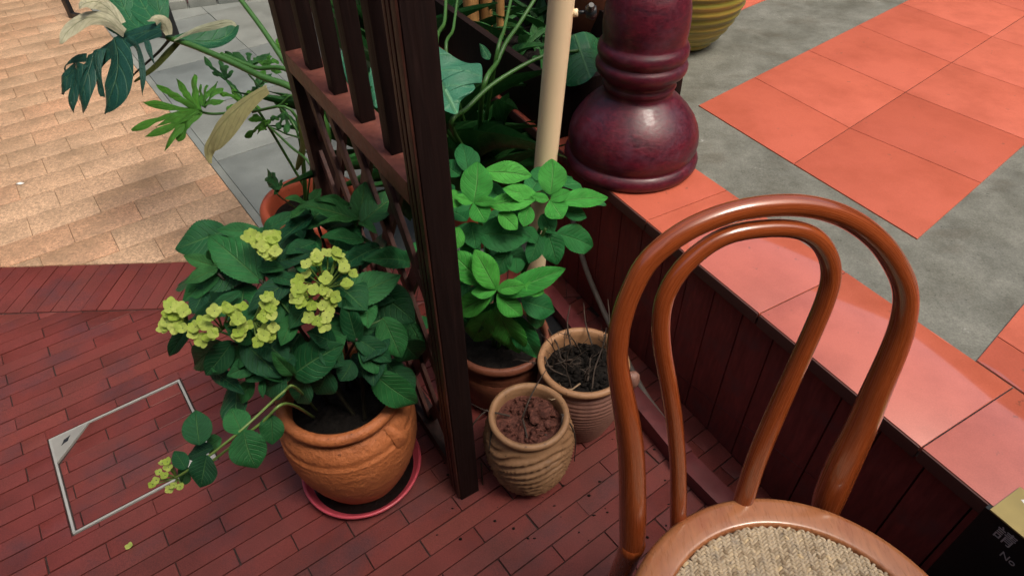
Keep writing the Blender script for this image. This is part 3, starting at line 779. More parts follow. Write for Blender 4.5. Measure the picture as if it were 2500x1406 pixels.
# A: big orange pot with saucer
pa = V((-.3445, .8080, 0))
sau = empty('pot_saucer', pa, 'pink-red plastic saucer under the big orange terracotta pot', 'saucer')
sc_ = V((-.3500, .8350, 0))
mb = MB(); mb.lathe(sc_, [(0, .004), (0.105, .004), (.112, .006), (.1265, .026), (.130, .0295), (.1335, .0295), (.1350, .027), (.1335, .022), (.120, .001), (0, .0)], 64, close=False); mb.build('dish', M['saucer'], sau)
mb = MB(); mb.lathe(sc_, [(0, .0125), (.1155, .0125)], 48, close=False); mb.build('standing_water', M['water'], sau)
PA = V((-.3500, .8350, .0045))
pot = empty('terracotta_pot', PA, 'large orange terracotta pot with a rolled rim, holding the flowering hydrangea', 'pot')
body_ = [(0, 0), (.082, 0), (.092, .006), (.104, .030), (.118, .065), (.131, .105), (.1385, .145), (.1405, .175), (.1395, .196), (.1385, .199), (.1395, .203), (.1385, .208), (.1350, .2115), (.1345, .219), (.1350, .223), (.1325, .232), (.122, .250), (.1135, .2580), (.1125, .262), (.1175, .266), (.1250, .272), (.1275, .280), (.1265, .288), (.121, .293), (.113, .294), (.107, .289), (.103, .275), (.102, .24), (.09, .22)]
def carve(w, z, r, i):
    if .03 < z < .195: return .0016*noise.noise(V((w*9, z*85, 0)))+.0010*noise.noise(V((w*26, z*70, 4)))
    return .0006*noise.noise(V((math.cos(w)*2, math.sin(w)*2, z*10)))
pp = []
for i in range(len(body_)-1):
    (r0, z0), (r1, z1) = body_[i], body_[i+1]; m_ = max(1, int(math.hypot(r1-r0, z1-z0)/.007))
    for k in range(m_): pp.append((r0+(r1-r0)*k/m_, z0+(z1-z0)*k/m_))
pp.append(body_[-1])
mb = MB(); mb.lathe(PA, pp, 110, fn=carve, close=False); mb.build('pot_body', M['terra'], pot)
soil(PA, .1035, .0045+.245, 'soil', M['soil'], pot, .010, 1)
# pinched lug on the shoulder
lw = math.atan2(-.55, .82)
ld = V((math.cos(lw), math.sin(lw), 0)); lt = V((-ld.y, ld.x, 0))
mb = MB(); vs_ = []
for i in range(9):
    t = i/8; zc = .258-.062*t; rc = .121+.021*math.sin(t*math.pi*.62)
    for j in range(7):
        u = (j-3)/3; hgt = .011*(1-abs(u)**1.6)*(math.sin(math.pi*min(1, t*1.15+.05))**.5 if t < .85 else .45)
        vs_.append(PA+ld*(rc+hgt-.002)+lt*(u*(.010+.013*t)+.018*t)+UZ*(zc))
mb.add(vs_, [(i*7+j, i*7+j+1, (i+1)*7+j+1, (i+1)*7+j) for i in range(8) for j in range(6)]); mb.build('lug', M['terra'], pot)

# B: red pot behind the trellis
PB = gz(800, 640); PB.z = 0
potb = empty('terracotta_pot', PB, 'red terracotta pot with a thick rim behind the trellis, holding the split-leaf plant', 'pot')
mb = MB(); mb.lathe(PB, [(0, 0), (.085, 0), (.095, .01), (.113, .09), (.128, .165), (.131, .172), (.140, .176), (.148, .186), (.150, .205), (.148, .228), (.142, .238), (.132, .240), (.124, .234), (.120, .22), (.118, .17)], 72, close=False); mb.build('pot_body', M['terra_red'], potb)
soil(PB, .121, .185, 'soil', M['soil'], potb, .01, 3)

# C: pot of the bright hydrangea
PC = V((-.030, 1.060, 0))
potc = empty('terracotta_pot', PC, 'brown terracotta pot behind the trellis post, holding the bright green leafy plant', 'pot')
mb = MB(); mb.lathe(PC, [(0, 0), (.075, 0), (.086, .01), (.098, .06), (.106, .11), (.109, .145), (.107, .148), (.1095, .152), (.107, .156), (.1095, .160), (.107, .164), (.1085, .168), (.107, .18), (.108, .186), (.117, .190), (.1195, .200), (.117, .210), (.109, .213), (.104, .20), (.1, .17)], 72, close=False); mb.build('pot_body', M['terra_brown'], potc)
soil(PC, .103, .188, 'soil', M['soil'], potc, .008, 5)

# D: far pot with bark
PD = gz(1190, 560); PD.z = 0
potd = empty('terracotta_pot', PD, 'wide orange terracotta pot of reddish bark between the trellis and the pole', 'pot')
mb = MB(); mb.lathe(PD, [(0, 0), (.10, 0), (.112, .01), (.128, .09), (.138, .17), (.134, .174), (.139, .18), (.135, .185), (.140, .191), (.136, .196), (.142, .202), (.150, .208), (.153, .218), (.150, .228), (.141, .232), (.131, .226), (.128, .19)], 72, close=False); mb.build('pot_body', M['terra_red'], potd)
soil(PD, .130, .205, 'bark_soil', M['soil_red'], potd, .016, 8)
crumbs(PD, .115, .205, M['soil_red'], potd, 60, .006, .016, 5, 'bark_chips')

# E: small carved pot
PE = V((.030, .8190, 0))
pote = empty('carved_clay_pot', PE, 'small sandy clay pot with carved wavy bands and bare soil', 'pot')
base_e = [(0, 0), (.050, 0), (.058, .004), (.072, .03), (.083, .065), (.0905, .105), (.0930, .140), (.0905, .170), (.0845, .190), (.0795, .199), (.0775, .203), (.0785, .207), (.0825, .210), (.0850, .216), (.0835, .2225), (.0775, .225), (.0715, .221), (.069, .21), (.068, .18)]
pp = []
for i in range(len(base_e)-1):
    (r0, z0), (r1, z1) = base_e[i], base_e[i+1]; m_ = max(1, int(math.hypot(r1-r0, z1-z0)/.0035))
    for k in range(m_): pp.append((r0+(r1-r0)*k/m_, z0+(z1-z0)*k/m_))
pp.append(base_e[-1])
def waves(w, z, r, i):
    if not .006 < z < .197 or r < .055: return 0
    e = min(1, (z-.006)/.03)*min(1, (.197-z)/.02)
    ph = z*165+2.3*math.sin(w*2+.4)+1.3*math.sin(w*3-1.7+z*25)+.8*math.sin(w*5+z*14)
    s = math.sin(ph); return e*(.0080*(1-abs(s)**.75*1.35)+.001*math.sin(ph*2.1+w))
mb = MB(); mb.lathe(PE, pp, 150, fn=waves, close=False); mb.build('pot_body', M['clay'], pote)
soil(PE, .0705, .196, 'soil', M['soil_red'], pote, .010, 11, 34)
mb = MB()
for i, (dx, dy, r) in enumerate(((.028, .012, .024), (.036, -.012, .017), (.012, .030, .016), (-.03, .03, .009), (.018, -.030, .012), (.045, .016, .012), (.008, -.045, .009))):
    mb.sphere(V((PE.x+dx, PE.y+dy, .196+r*.35)), r, 18, 12, (1, 1, .75), .9, i*3.1)
mb.build('soil_clod', M['soil_red'], pote)
crumbs(PE, .064, .197, M['soil_red'], pote, 120, .0018, .005, 12)

# F: ribbed brown pot
PF = V((.1560, .9620, 0))
potf = empty('ribbed_clay_pot', PF, 'dusky brown clay pot with fine ribs, full of black soil and dry twigs', 'pot')
pp = [(0, 0), (.058, 0), (.066, .005)]
for i in range(120):
    t = i/119; z = .008+t*.190; r = .068+.036*math.sin(math.pi*(.10+t*.62))**1.1-.004
    r = .066+.037*math.sin(math.pi*min(.5, t*.62+.02))-.010*max(0, (t-.7)/.3)**2
    pp.append((r+.0009*math.sin(t*2*math.pi*17), z))
pp += [(.0935, .200), (.0925, .204), (.096, .209), (.1015, .214), (.1025, .220), (.0995, .2245), (.0935, .225), (.089, .221), (.0875, .21), (.086, .17)]
mb = MB(); mb.lathe(PF, pp, 80, close=False); pfb = mb.build('pot_body', M['ribbed'], potf)
mb = MB(); mb.lathe(PF, [(.0945, .2085), (.0975, .2095), (.1022, .2138), (.1034, .2202), (.1000, .2255), (.0934, .2262), (.0884, .2222), (.0866, .21), (.0845, .17)], 80, close=False); mb.build('rim', M['rimclay'], potf)
soil(PF, .0865, .187, 'soil', M['soil'], potf, .012, 15, 34)
crumbs(PF, .08, .188, M['soil'], potf, 130, .003, .009, 16)
mb = MB(); lp = gd(1549, 926, (PF+UZ*.19-CAM).dot(FW)); mb.sphere(lp+V((-.006, 0, 0)), .020, 14, 10, (.9, .9, 1.25), .2, 2); mb.build('lug', M['ribbed'], potf)

# G: big brown jar behind the pole
PG = gz(1452, 88, ZT)
jar = empty('brown_jar', PG, 'big brown earthen jar on the terrace behind the purple column', 'jar')
mb = MB(); mb.lathe(PG, [(0, 0), (.11, 0), (.13, .02), (.18, .14), (.21, .27), (.205, .37), (.17, .45), (.14, .48), (.15, .50), (.145, .52), (.12, .52), (.11, .46), (0, .45)], 60, close=False); mb.build('jar_body', M['terra_brown'], jar)

# ------------------------------------------------------------------ leaves
def leaf_mesh(name, mat, seed, nv=38, nu=8, teeth=19, ser=.055, pw=(.70, .80), fold=.16, droop=.12, wav=.022, tipx=.22):
    rd = random.Random(seed); vs_, uv, fs_ = [], [], []
    mx = max((t**pw[0])*((1-t)**pw[1]) for t in [i/200 for i in range(1, 200)])
    ph = rd.uniform(0, 6); bend = rd.uniform(-.07, .07)
    for i in range(nv+1):
        v = i/nv; w = .5*(v**pw[0])*((1-v)**pw[1])/mx if 0 < v < 1 else 0
        w *= (1-tipx*max(0, (v-.75)/.25))
        if i == 0: w = .018
        if i == nv: w = .004
        st = 1-ser*2*((v*teeth) % 1.0) if 0.08 < v < .97 else 1.0
        for j in range(nu+1):
            u = j/nu*2-1; e = abs(u)
            ww = w*(st if e > .99 else 1)
            x = u*ww+bend*math.sin(v*math.pi)
            z = fold*e*ww*1.5-droop*(v**2.1)-.10*e**2.4*ww*1.2+wav*math.sin(v*11+ph+u*1.5)*e
            yy = v-.04*e*ww + (.5-((v*teeth) % 1.0))*.0
            vs_.append((x, yy, z)); uv.append(((u+1)/2, v))
    n = nu+1
    for i in range(nv):
        for j in range(nu): fs_.append((i*n+j, i*n+j+1, (i+1)*n+j+1, (i+1)*n+j))
    me = bpy.data.meshes.new(name); me.from_pydata(vs_, [], fs_)
    ul = me.uv_layers.new(name='UVMap')
    for lp in me.loops: ul.data[lp.index].uv = uv[lp.vertex_index]
    me.polygons.foreach_set('use_smooth', [True]*len(me.polygons)); me.materials.append(mat); return me
def variants(name, mat, n=5, **kw): return [leaf_mesh(name, mat, 100+i, droop=kw.get('droop', .12)*(.5+.35*i/1.5), **{k: v for k, v in kw.items() if k != 'droop'}) for i in range(n)]
LV = {'hyd': variants('leaf', M['hyd']), 'hyd_young': variants('leaf', M['hyd_young']), 'hydb': variants('leaf', M['hydb'], droop=.06, fold=.12, wav=.014, pw=(.82, .74), tipx=.25), 'hydb_dk': variants('leaf', M['hydb_dk'])}
def put_leaf(parent, base, tip, width, nrm, kind, rd, name='leaf'):
    y = tip-base; L = y.length; y = y/L; z = (nrm-y*nrm.dot(y))
    z = z.normalized() if z.length > 1e-4 else y.orthogonal().normalized(); x = y.cross(z)
    me = rd.choice(LV[kind])
    Mx = Matrix.Identity(4)
    for j in range(3): Mx[j][0] = x[j]*width; Mx[j][1] = y[j]*L*1.03; Mx[j][2] = z[j]*L
    Mx.translation = base; return inst(name, me, Mx, parent)
def leaf_px(parent, b, t, wpx, c, rad, kind, rd, kb=.80, kt=1.0, roll=0.0, upw=.9):
    """leaf between two picture points lying on a plant's crown"""
    B = ell_pt(b[0], b[1], c, rad, kb); T = ell_pt(t[0], t[1], c, rad, kt)
    dep = ((B+T)/2-CAM).dot(FW); w = wpx*dep/FOC
    mid = (B+T)/2; out = (mid-c); out = V((out.x/rad[0]**2, out.y/rad[1]**2, out.z/rad[2]**2)).normalized()
    tocam = (CAM-mid).normalized(); n = out*.45+UZ*upw*.6+tocam*.8+V((rd.uniform(-.3, .3), rd.uniform(-.3, .3), 0))
    # foreshortening: the blade is wider than it looks when it turns away
    y = (T-B).normalized(); z = (n-y*n.dot(y)).normalized(); x = y.cross(z); vis = max(.55, math.sqrt(max(.05, 1-x.dot(tocam)**2)))
    return put_leaf(parent, B-(T-B)*.04, T+(T-B)*.05, w/vis*(1.16 if kind == 'hydb' else 1.05), n, kind, rd), B, T
def stem(parent, pts, r0, r1, mat, name='stem', n=8, k=6):
    sp_ = spline(pts, k); N = len(sp_); mb = MB(); mb.tube(sp_, [r0+(r1-r0)*i/(N-1) for i in range(N)], n); return mb.build(name, mat, parent)

# ---------------- flowering hydrangea in the big orange pot
rd = random.Random(21)
HC, HR = V((-.395, .880, .470)), (.240, .200, .230)
hyd = empty('flowering_hydrangea', PA+UZ*.245, 'flowering hydrangea with dark serrated leaves and lime green flower heads', 'plant')
Z5 = lambda x, y: (350+x/2.424, 420+y/2.424)
HL = [((690, 640), (385, 372), 215, 'hyd'), ((700, 365), (445, 330), 95, 'hyd'), ((712, 350), (866, 238), 85, 'hyd'), ((992, 262), (823, 378), 95, 'hyd'),
      ((985, 200), (858, 150), 75, 'hyd_young'), ((985, 208), (878, 246), 66, 'hyd_young'), ((992, 192), (1036, 108), 66, 'hyd_young'),
      ((1272, 275), (1312, 72), 135, 'hyd_young'), ((1258, 282), (978, 178), 130, 'hyd_young'), ((1258, 292), (1065, 286), 66, 'hyd_young'), ((1296, 300), (1505, 108), 150, 'hyd_young'),
      ((1285, 300), (1362, 328), 60, 'hyd_young'), ((1230, 205), (1045, 155), 80, 'hyd_young'), ((1295, 405), (1085, 372), 105, 'hyd'), ((1388, 448), (1205, 530), 115, 'hyd'),
      ((1575, 530), (1388, 498), 135, 'hyd'), ((1172, 785), (1502, 612), 190, 'hyd'), ((745, 540), (962, 470), 115, 'hyd'), ((905, 612), (635, 792), 130, 'hyd'), ((738, 602), (905, 650), 85, 'hyd'),
      ((432, 560), (248, 498), 85, 'hyd_young'), ((432, 575), (250, 642), 78, 'hyd_young'), ((410, 535), (372, 480), 55, 'hyd_young'), ((442, 610), (228, 752), 110, 'hyd'), ((362, 706), (296, 822), 100, 'hyd'),
      ((575, 712), (388, 802), 60, 'hyd'), ((482, 1016), (244, 1164), 165, 'hyd'), ((522, 1008), (368, 1196), 150, 'hyd'), ((600, 1010), (788, 1196), 180, 'hyd'), ((692, 1130), (500, 1196), 115, 'hyd'),
      ((415, 1180), (552, 1270), 95, 'hyd'), ((642, 1228), (578, 1372), 92, 'hyd'), ((712, 1205), (700, 1332), 42, 'hyd'), ((890, 1196), (1146, 1040), 225, 'hyd'), ((888, 1200), (776, 1098), 85, 'hyd_young'),
      ((872, 1216), (695, 1186), 75, 'hyd'), ((1262, 1000), (1196, 784), 125, 'hyd'), ((1422, 868), (1522, 1090), 180, 'hyd'), ((1262, 985), (1460, 1116), 125, 'hyd'), ((1278, 1060), (1440, 1172), 135, 'hyd'),
      ((1358, 1186), (1626, 1386), 185, 'hyd'), ((282, 888), (142, 1082), 95, 'hyd'), ((880, 850), (820, 1010), 110, 'hyd'), ((660, 1000), (500, 905), 120, 'hyd'), ((1000, 760), (880, 900), 130, 'hyd'),
      ((1320, 760), (1330, 900), 120, 'hyd'), ((690, 560), (800, 560), 90, 'hyd'), ((1010, 420), (860, 470), 100, 'hyd'), ((1200, 470), (1060, 560), 100, 'hyd'), ((1130, 1010), (1000, 950), 120, 'hyd')]
joints = []
for b, t, w, kd_ in HL:
    up = b[1] < 620
    o, B, T = leaf_px(hyd, Z5(*b), Z5(*t), w/2.424, HC, HR, kd_, rd, *((.92, 1.05) if kd_ == 'hyd_young' else (.84, .98))); joints.append(B)
# leaves on the far side and inside, so the crown is whole
for i in range(30):
    th = rd.uniform(0, 6.28); el = rd.uniform(-.25, .9); d = V((math.cos(th)*math.cos(el), math.sin(th)*math.cos(el), math.sin(el)))
    if d.dot((CAM-HC).normalized()) > .25: continue
    p = HC+V((d.x*HR[0], d.y*HR[1], d.z*HR[2]))*rd.uniform(.45, .85)
    if (p-FP).dot(TN) < .06: continue
    q = p+V((d.x, d.y, rd.uniform(-.4, .3))).normalized()*rd.uniform(.06, .10)
    put_leaf(hyd, p, q, rd.uniform(.045, .07), UZ+d*.5, 'hyd', rd)
for i in range(46):
    x, y = rd.uniform(470, 1000), rd.uniform(520, 930)
    if (x < 560 and y > 800) or (x > 900 and y < 600): continue
    p = ell_pt(x, y, HC, HR, rd.uniform(.5, .78)); a_ = rd.uniform(0, 6.28)
    q = p+V((math.cos(a_), math.sin(a_)*.8, rd.uniform(-.5, .15))).normalized()*rd.uniform(.07, .11)
    put_leaf(hyd, p, q, rd.uniform(.055, .08), UZ+V((rd.uniform(-.6, .6), -.4, 0)), 'hyd', rd)
for x, y, tx, ty in ((700, 905, 640, 960), (745, 915, 720, 985), (800, 900, 770, 965), (655, 880, 600, 930), (940, 880, 985, 930), (900, 860, 950, 905), (960, 900, 1010, 960), (860, 880, 830, 930), (720, 870, 660, 900), (980, 830, 1025, 880), (560, 860, 520, 905), (610, 850, 560, 880), (780, 850, 840, 890), (930, 810, 890, 870), (640, 830, 700, 880), (1000, 790, 1030, 850)):
    p = ell_pt(x, y, HC, HR, rd.uniform(.74, .88)); q = ell_pt(tx, ty, HC, HR, rd.uniform(.84, .98)); put_leaf(hyd, p, q, (q-p).length*rd.uniform(.55, .7)+.012, UZ*.6+(CAM-p).normalized()*.8+V((rd.uniform(-.4, .4), 0, 0)), 'hyd', rd)
# stems from the soil
root0 = PA+UZ*.24
hubs = [Z5(1285, 300), Z5(1000, 215), Z5(690, 640), Z5(440, 600), Z5(1170, 790), Z5(520, 1010), Z5(890, 1200), Z5(1262, 990), Z5(600, 760), Z5(700, 470)]
for i, h in enumerate(hubs):
    E_ = ell_pt(h[0], h[1], HC, HR, .86); S_ = root0+V((rd.uniform(-.05, .05), rd.uniform(-.05, .05), 0))
    mid = S_.lerp(E_, .5)+UZ*.035; stem(hyd, [S_, S_.lerp(mid, .5)+UZ*.02, mid, E_], .0044, .0026, M['stem_dark'])
for B in joints[::1]:
    hs = min((ell_pt(h[0], h[1], HC, HR, .86) for h in hubs), key=lambda q: (q-B).length)
    if .02 < (hs-B).length < .16: stem(hyd, [hs*.9+HC*.1, (hs+B)/2*.93+HC*.07, B], .0024, .0016, M['stem'], 'leaf_stalk', 6, 4)
# trailing branch to the left
trail = [PA+V((-.05, -.02, .245)), gd(722, 946, 1.045), gd(690, 958, 1.02), gd(600, 1040, .965), gd(520, 1105, .96), gd(455, 1150, .97), gd(428, 1166, .98)]
stem(hyd, trail, .0024, .0018, M['stem_lime'])
stem(hyd, [PA+V((-.05, -.04, .25)), gd(700, 985, 1.0), gd(640, 1030, .985), gd(525, 1120, .99), gd(490, 1145, .99)],   .0026, .0018, M['stem_lime'])
for b, t, w, dp in (((487, 1086), (477, 1002), 66, .955), ((590, 1058), (563, 996), 62, .96), ((595, 1050), (627, 1146), 84, .955), ((660, 1010), (663, 1086), 56, .985), ((505, 1110), (488, 1190), 66, .955), ((520, 1090), (455, 1115), 40, .975), ((455, 1145), (425, 1098), 36, .97), ((462, 1140), (440, 1180), 40, .985), ((540, 1068), (500, 1105), 44, .98)):
    B, T = gd(*b, dp), gd(*t, dp+.012); put_leaf(hyd, B, T, w*dp/FOC*1.08, UZ*.8+(CAM-B).normalized()*.8, 'hyd', rd)
# flower heads
def floret_mesh(seed):
    r_ = random.Random(seed); vs_, uv, fs_ = [], [], []
    for k in range(4):
        a0 = k*math.pi/2+r_.uniform(-.15, .15); L = r_.uniform(.80, 1.0); up_ = r_.uniform(.02, .5); n0 = len(vs_); dirx, diry = math.cos(a0), math.sin(a0)
        for i in range(5):
            v = i/4; w = (.12, .62, .84, .72, .18)[i]
            for j in range(3):
                u = j-1; x = v*L+.02; y = u*w*.62; z = up_*v**1.5-.14*u*u*w+.10*v*(1 if j == 1 else 0)*0
                vs_.append((x*dirx-y*diry, x*diry+y*dirx, z+.05*v)); uv.append(((u+1)/2, v))
        for i in range(4):
            for j in range(2): fs_.append((n0+i*3+j, n0+i*3+j+1, n0+i*3+j+4, n0+i*3+j+3))
    me = bpy.data.meshes.new('floret'); me.from_pydata(vs_, [], fs_); ul = me.uv_layers.new(name='UVMap')
    for lp in me.loops: ul.data[lp.index].uv = uv[lp.vertex_index]
    me.polygons.foreach_set('use_smooth', [True]*len(me.polygons)); me.materials.append(M['bract']); return me
FLM = [floret_mesh(i) for i in range(5)]
def head(pts, size_px, hub_px, parent, dep_off=0.0, jit=.012):
    P3 = [ell_pt(x, y, HC, HR, 1.09) if dep_off == 0 else gd(x, y, dep_off) for x, y in pts]
    hub = (ell_pt(hub_px[0], hub_px[1], HC, HR, .90) if dep_off == 0 else gd(*hub_px, dep_off+.02))
    cen = sum(P3, V((0, 0, 0)))/len(P3); mb = MB()
    fl = []
    tc = (CAM-cen).normalized()
    for p in P3:
        p = p+tc*rd.uniform(-jit, jit*1.2); fl.append(p)
        mid = hub.lerp(p, .55)+(p-cen)*.15; mb.tube(spline([hub, mid, p], 3), [.0013]*7, 5)
    hd = mb.build('flower_head', M['stem_lime'], parent)
    for p in fl:
        n = ((p-cen)*6+tc*.9+UZ*.6+V((rd.uniform(-.5, .5), rd.uniform(-.5, .5), rd.uniform(-.3, .3)))).normalized()
        x = n.orthogonal().normalized(); x.rotate(Matrix.Rotation(rd.uniform(0, 6.28), 3, n)); y = n.cross(x)
        s = size_px*((p-CAM).dot(FW))/FOC*rd.uniform(.82, 1.15); Mx = Matrix.Identity(4)
        for j in range(3): Mx[j][0] = x[j]*s; Mx[j][1] = y[j]*s; Mx[j][2] = n[j]*s
        Mx.translation = p; inst('floret', rd.choice(FLM), Mx, hd)
H1 = [(1030, 490), (1090, 480), (1140, 475), (1180, 530), (1190, 580), (1240, 600), (1200, 655), (965, 545), (1010, 535), (965, 605), (905, 655), (915, 700), (900, 745), (930, 770), (1010, 690), (1060, 700), (1090, 710), (1135, 740), (1000, 790), (1060, 790), (1100, 775), (980, 860), (1030, 880), (1085, 860), (1070, 905), (1100, 830), (950, 690), (1080, 630), (1150, 510), (940, 735)]
H2 = [(430, 830), (400, 855), (530, 830), (590, 795), (500, 810), (350, 880), (300, 920), (290, 960), (330, 985), (380, 980), (410, 950), (370, 910), (560, 870)]
H2b = [(745, 730), (760, 770), (740, 820), (715, 850), (760, 850), (720, 780), (590, 920), (620, 905), (560, 950), (720, 930), (745, 985), (770, 920), (700, 970), (680, 1000)]
H3 = [(160, 800), (210, 800), (240, 830), (180, 850), (150, 870), (210, 880), (130, 910), (190, 920), (215, 915), (140, 830)]
H4 = [(620, 385), (660, 395), (700, 400), (740, 380), (770, 390), (700, 440), (660, 420), (740, 430), (780, 470), (720, 470), (690, 410), (760, 420), (740, 490), (640, 370)]
for hp, hb in ((H1, (1080, 690)), (H2, (470, 930)), (H2b, (650, 880)), (H3, (260, 880)), (H4, (700, 500))):
    hp = hp+[(p[0]+rd.uniform(-22, 22), p[1]+rd.uniform(-22, 22)) for p in hp[::2]]; head([Z5(*p) for p in hp], 17.0, Z5(*hb), hyd)
head([(395, 1130), (410, 1140), (388, 1152), (380, 1172), (402, 1160), (424, 1184), (414, 1194), (440, 1188), (372, 1182), (408, 1126)], 10.5, (432, 1165), hyd, .975, .006)

# ---------------- bright green plant
rd = random.Random(5)
KC, KR = V((.000, 1.085, .470)), (.215, .175, .250)
hyb = empty('leafy_green_plant', PC+UZ*.188, 'bright green leafy plant with serrated rosettes beside the cream pole', 'plant')
Z6 = lambda x, y: (1000+x/2.467, 330+y/2.467)
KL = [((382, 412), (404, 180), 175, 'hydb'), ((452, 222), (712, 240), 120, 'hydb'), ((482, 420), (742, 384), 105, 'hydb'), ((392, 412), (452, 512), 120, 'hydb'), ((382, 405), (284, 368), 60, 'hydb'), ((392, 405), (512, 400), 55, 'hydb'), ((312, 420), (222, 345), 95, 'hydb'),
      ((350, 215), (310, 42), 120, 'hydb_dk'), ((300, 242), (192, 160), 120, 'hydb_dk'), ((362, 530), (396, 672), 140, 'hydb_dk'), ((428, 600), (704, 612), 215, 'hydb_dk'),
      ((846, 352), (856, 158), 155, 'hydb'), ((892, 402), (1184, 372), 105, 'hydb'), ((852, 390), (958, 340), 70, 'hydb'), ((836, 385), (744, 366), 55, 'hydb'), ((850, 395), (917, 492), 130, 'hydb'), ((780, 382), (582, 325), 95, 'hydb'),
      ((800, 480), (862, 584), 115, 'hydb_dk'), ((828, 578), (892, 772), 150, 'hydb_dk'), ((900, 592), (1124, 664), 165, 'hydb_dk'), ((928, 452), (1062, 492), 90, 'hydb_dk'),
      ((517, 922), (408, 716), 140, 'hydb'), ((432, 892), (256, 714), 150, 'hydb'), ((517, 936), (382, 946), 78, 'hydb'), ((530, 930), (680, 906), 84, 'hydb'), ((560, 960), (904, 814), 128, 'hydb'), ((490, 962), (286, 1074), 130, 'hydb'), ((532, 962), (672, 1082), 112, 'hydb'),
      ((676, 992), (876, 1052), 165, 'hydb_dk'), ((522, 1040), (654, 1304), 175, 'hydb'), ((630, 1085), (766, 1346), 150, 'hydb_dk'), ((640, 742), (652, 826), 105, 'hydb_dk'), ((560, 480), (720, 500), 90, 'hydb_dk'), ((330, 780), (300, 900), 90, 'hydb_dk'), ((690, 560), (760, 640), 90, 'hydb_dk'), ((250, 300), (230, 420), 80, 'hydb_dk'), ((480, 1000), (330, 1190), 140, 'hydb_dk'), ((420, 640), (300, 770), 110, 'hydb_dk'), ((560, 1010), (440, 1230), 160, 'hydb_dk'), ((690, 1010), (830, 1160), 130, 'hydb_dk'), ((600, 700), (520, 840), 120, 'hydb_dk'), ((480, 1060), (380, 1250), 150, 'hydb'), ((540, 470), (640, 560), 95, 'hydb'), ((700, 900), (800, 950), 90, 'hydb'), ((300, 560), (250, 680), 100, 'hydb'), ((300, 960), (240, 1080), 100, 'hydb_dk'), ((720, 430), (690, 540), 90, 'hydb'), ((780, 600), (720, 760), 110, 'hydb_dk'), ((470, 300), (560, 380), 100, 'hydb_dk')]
for b, t, w, kd_ in KL: leaf_px(hyb, Z6(*b), Z6(*t), w/2.467, KC, KR, kd_, rd, *((.95, 1.03) if kd_ == 'hydb' else (.80, .88)), upw=1.0)
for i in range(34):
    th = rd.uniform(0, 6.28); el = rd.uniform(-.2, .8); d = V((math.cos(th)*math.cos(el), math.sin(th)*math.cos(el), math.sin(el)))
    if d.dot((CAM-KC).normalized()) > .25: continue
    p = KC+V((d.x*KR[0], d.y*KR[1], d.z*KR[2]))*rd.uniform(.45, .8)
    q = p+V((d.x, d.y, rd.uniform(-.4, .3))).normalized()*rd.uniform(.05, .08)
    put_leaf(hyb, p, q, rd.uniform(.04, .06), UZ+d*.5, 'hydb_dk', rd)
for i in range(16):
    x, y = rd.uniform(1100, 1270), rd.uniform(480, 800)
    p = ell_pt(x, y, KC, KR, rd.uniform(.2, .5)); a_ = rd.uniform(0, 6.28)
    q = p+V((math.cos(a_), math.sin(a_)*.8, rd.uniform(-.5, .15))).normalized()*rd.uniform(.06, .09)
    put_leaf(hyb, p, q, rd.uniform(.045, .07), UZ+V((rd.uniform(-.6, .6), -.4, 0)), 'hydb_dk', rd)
for h in ((395, 420), (850, 400), (525, 930), (360, 220), (820, 560)):
    E_ = ell_pt(*Z6(*h), KC, KR, .88); S_ = PC+V((rd.uniform(-.03, .03), rd.uniform(-.03, .03), .18))
    stem(hyb, [S_, S_.lerp(E_, .4)+UZ*.04, S_.lerp(E_, .8)+UZ*.015, E_], .0052, .0032, M['stem'])

# ---------------- split-leaf plants behind the trellis (strips of blade along picture lines at the plant's own depth)
def strip_leaf(parent, lobes, o, n, mat, name='leaf', sag=.02, fold=.25, ns=5, across=4):
    """lobes: lists of (x, y, width) in picture units; they share one blade lying near the plane (o, n)"""
    vs_, uv, fs_ = [], [], []
    for li, lb in enumerate(lobes):
        P_ = spline(lb, ns); N = len(P_); n0 = len(vs_)
        C3 = [plane_pt(p[0], p[1], o, n) for p in P_]
        for i, p in enumerate(P_):
            t = (C3[min(i+1, N-1)]-C3[max(i-1, 0)]).normalized(); s = t.cross(n).normalized()
            vw = (C3[i]-CAM).normalized(); w = max(.3, p[2])*((C3[i]-CAM).dot(FW))/FOC/2/max(.5, math.sqrt(1-s.dot(vw)**2)); v = i/(N-1)
            for j in range(across+1):
                u = j/across*2-1
                q = C3[i]+s*(u*w)+n*(fold*w*(1-abs(u))*.9-sag*v*v+.004*math.sin(v*7+li*2+u)+li*.0006)
                vs_.append(q); uv.append(((u+1)/2, v))
        m_ = across+1
        for i in range(N-1):
            for j in range(across): fs_.append((n0+i*m_+j, n0+i*m_+j+1, n0+(i+1)*m_+j+1, n0+(i+1)*m_+j))
    return mk(name, vs_, fs_, mat, parent, True, uvs=uv)
mon = empty('split_leaf_monstera', PB+UZ*.185, 'monstera with a big torn dark leaf arching over the granite paving', 'plant')
O1 = gd(300, 130, 1.72); N1 = V((-.35, -.55, .75)).normalized()
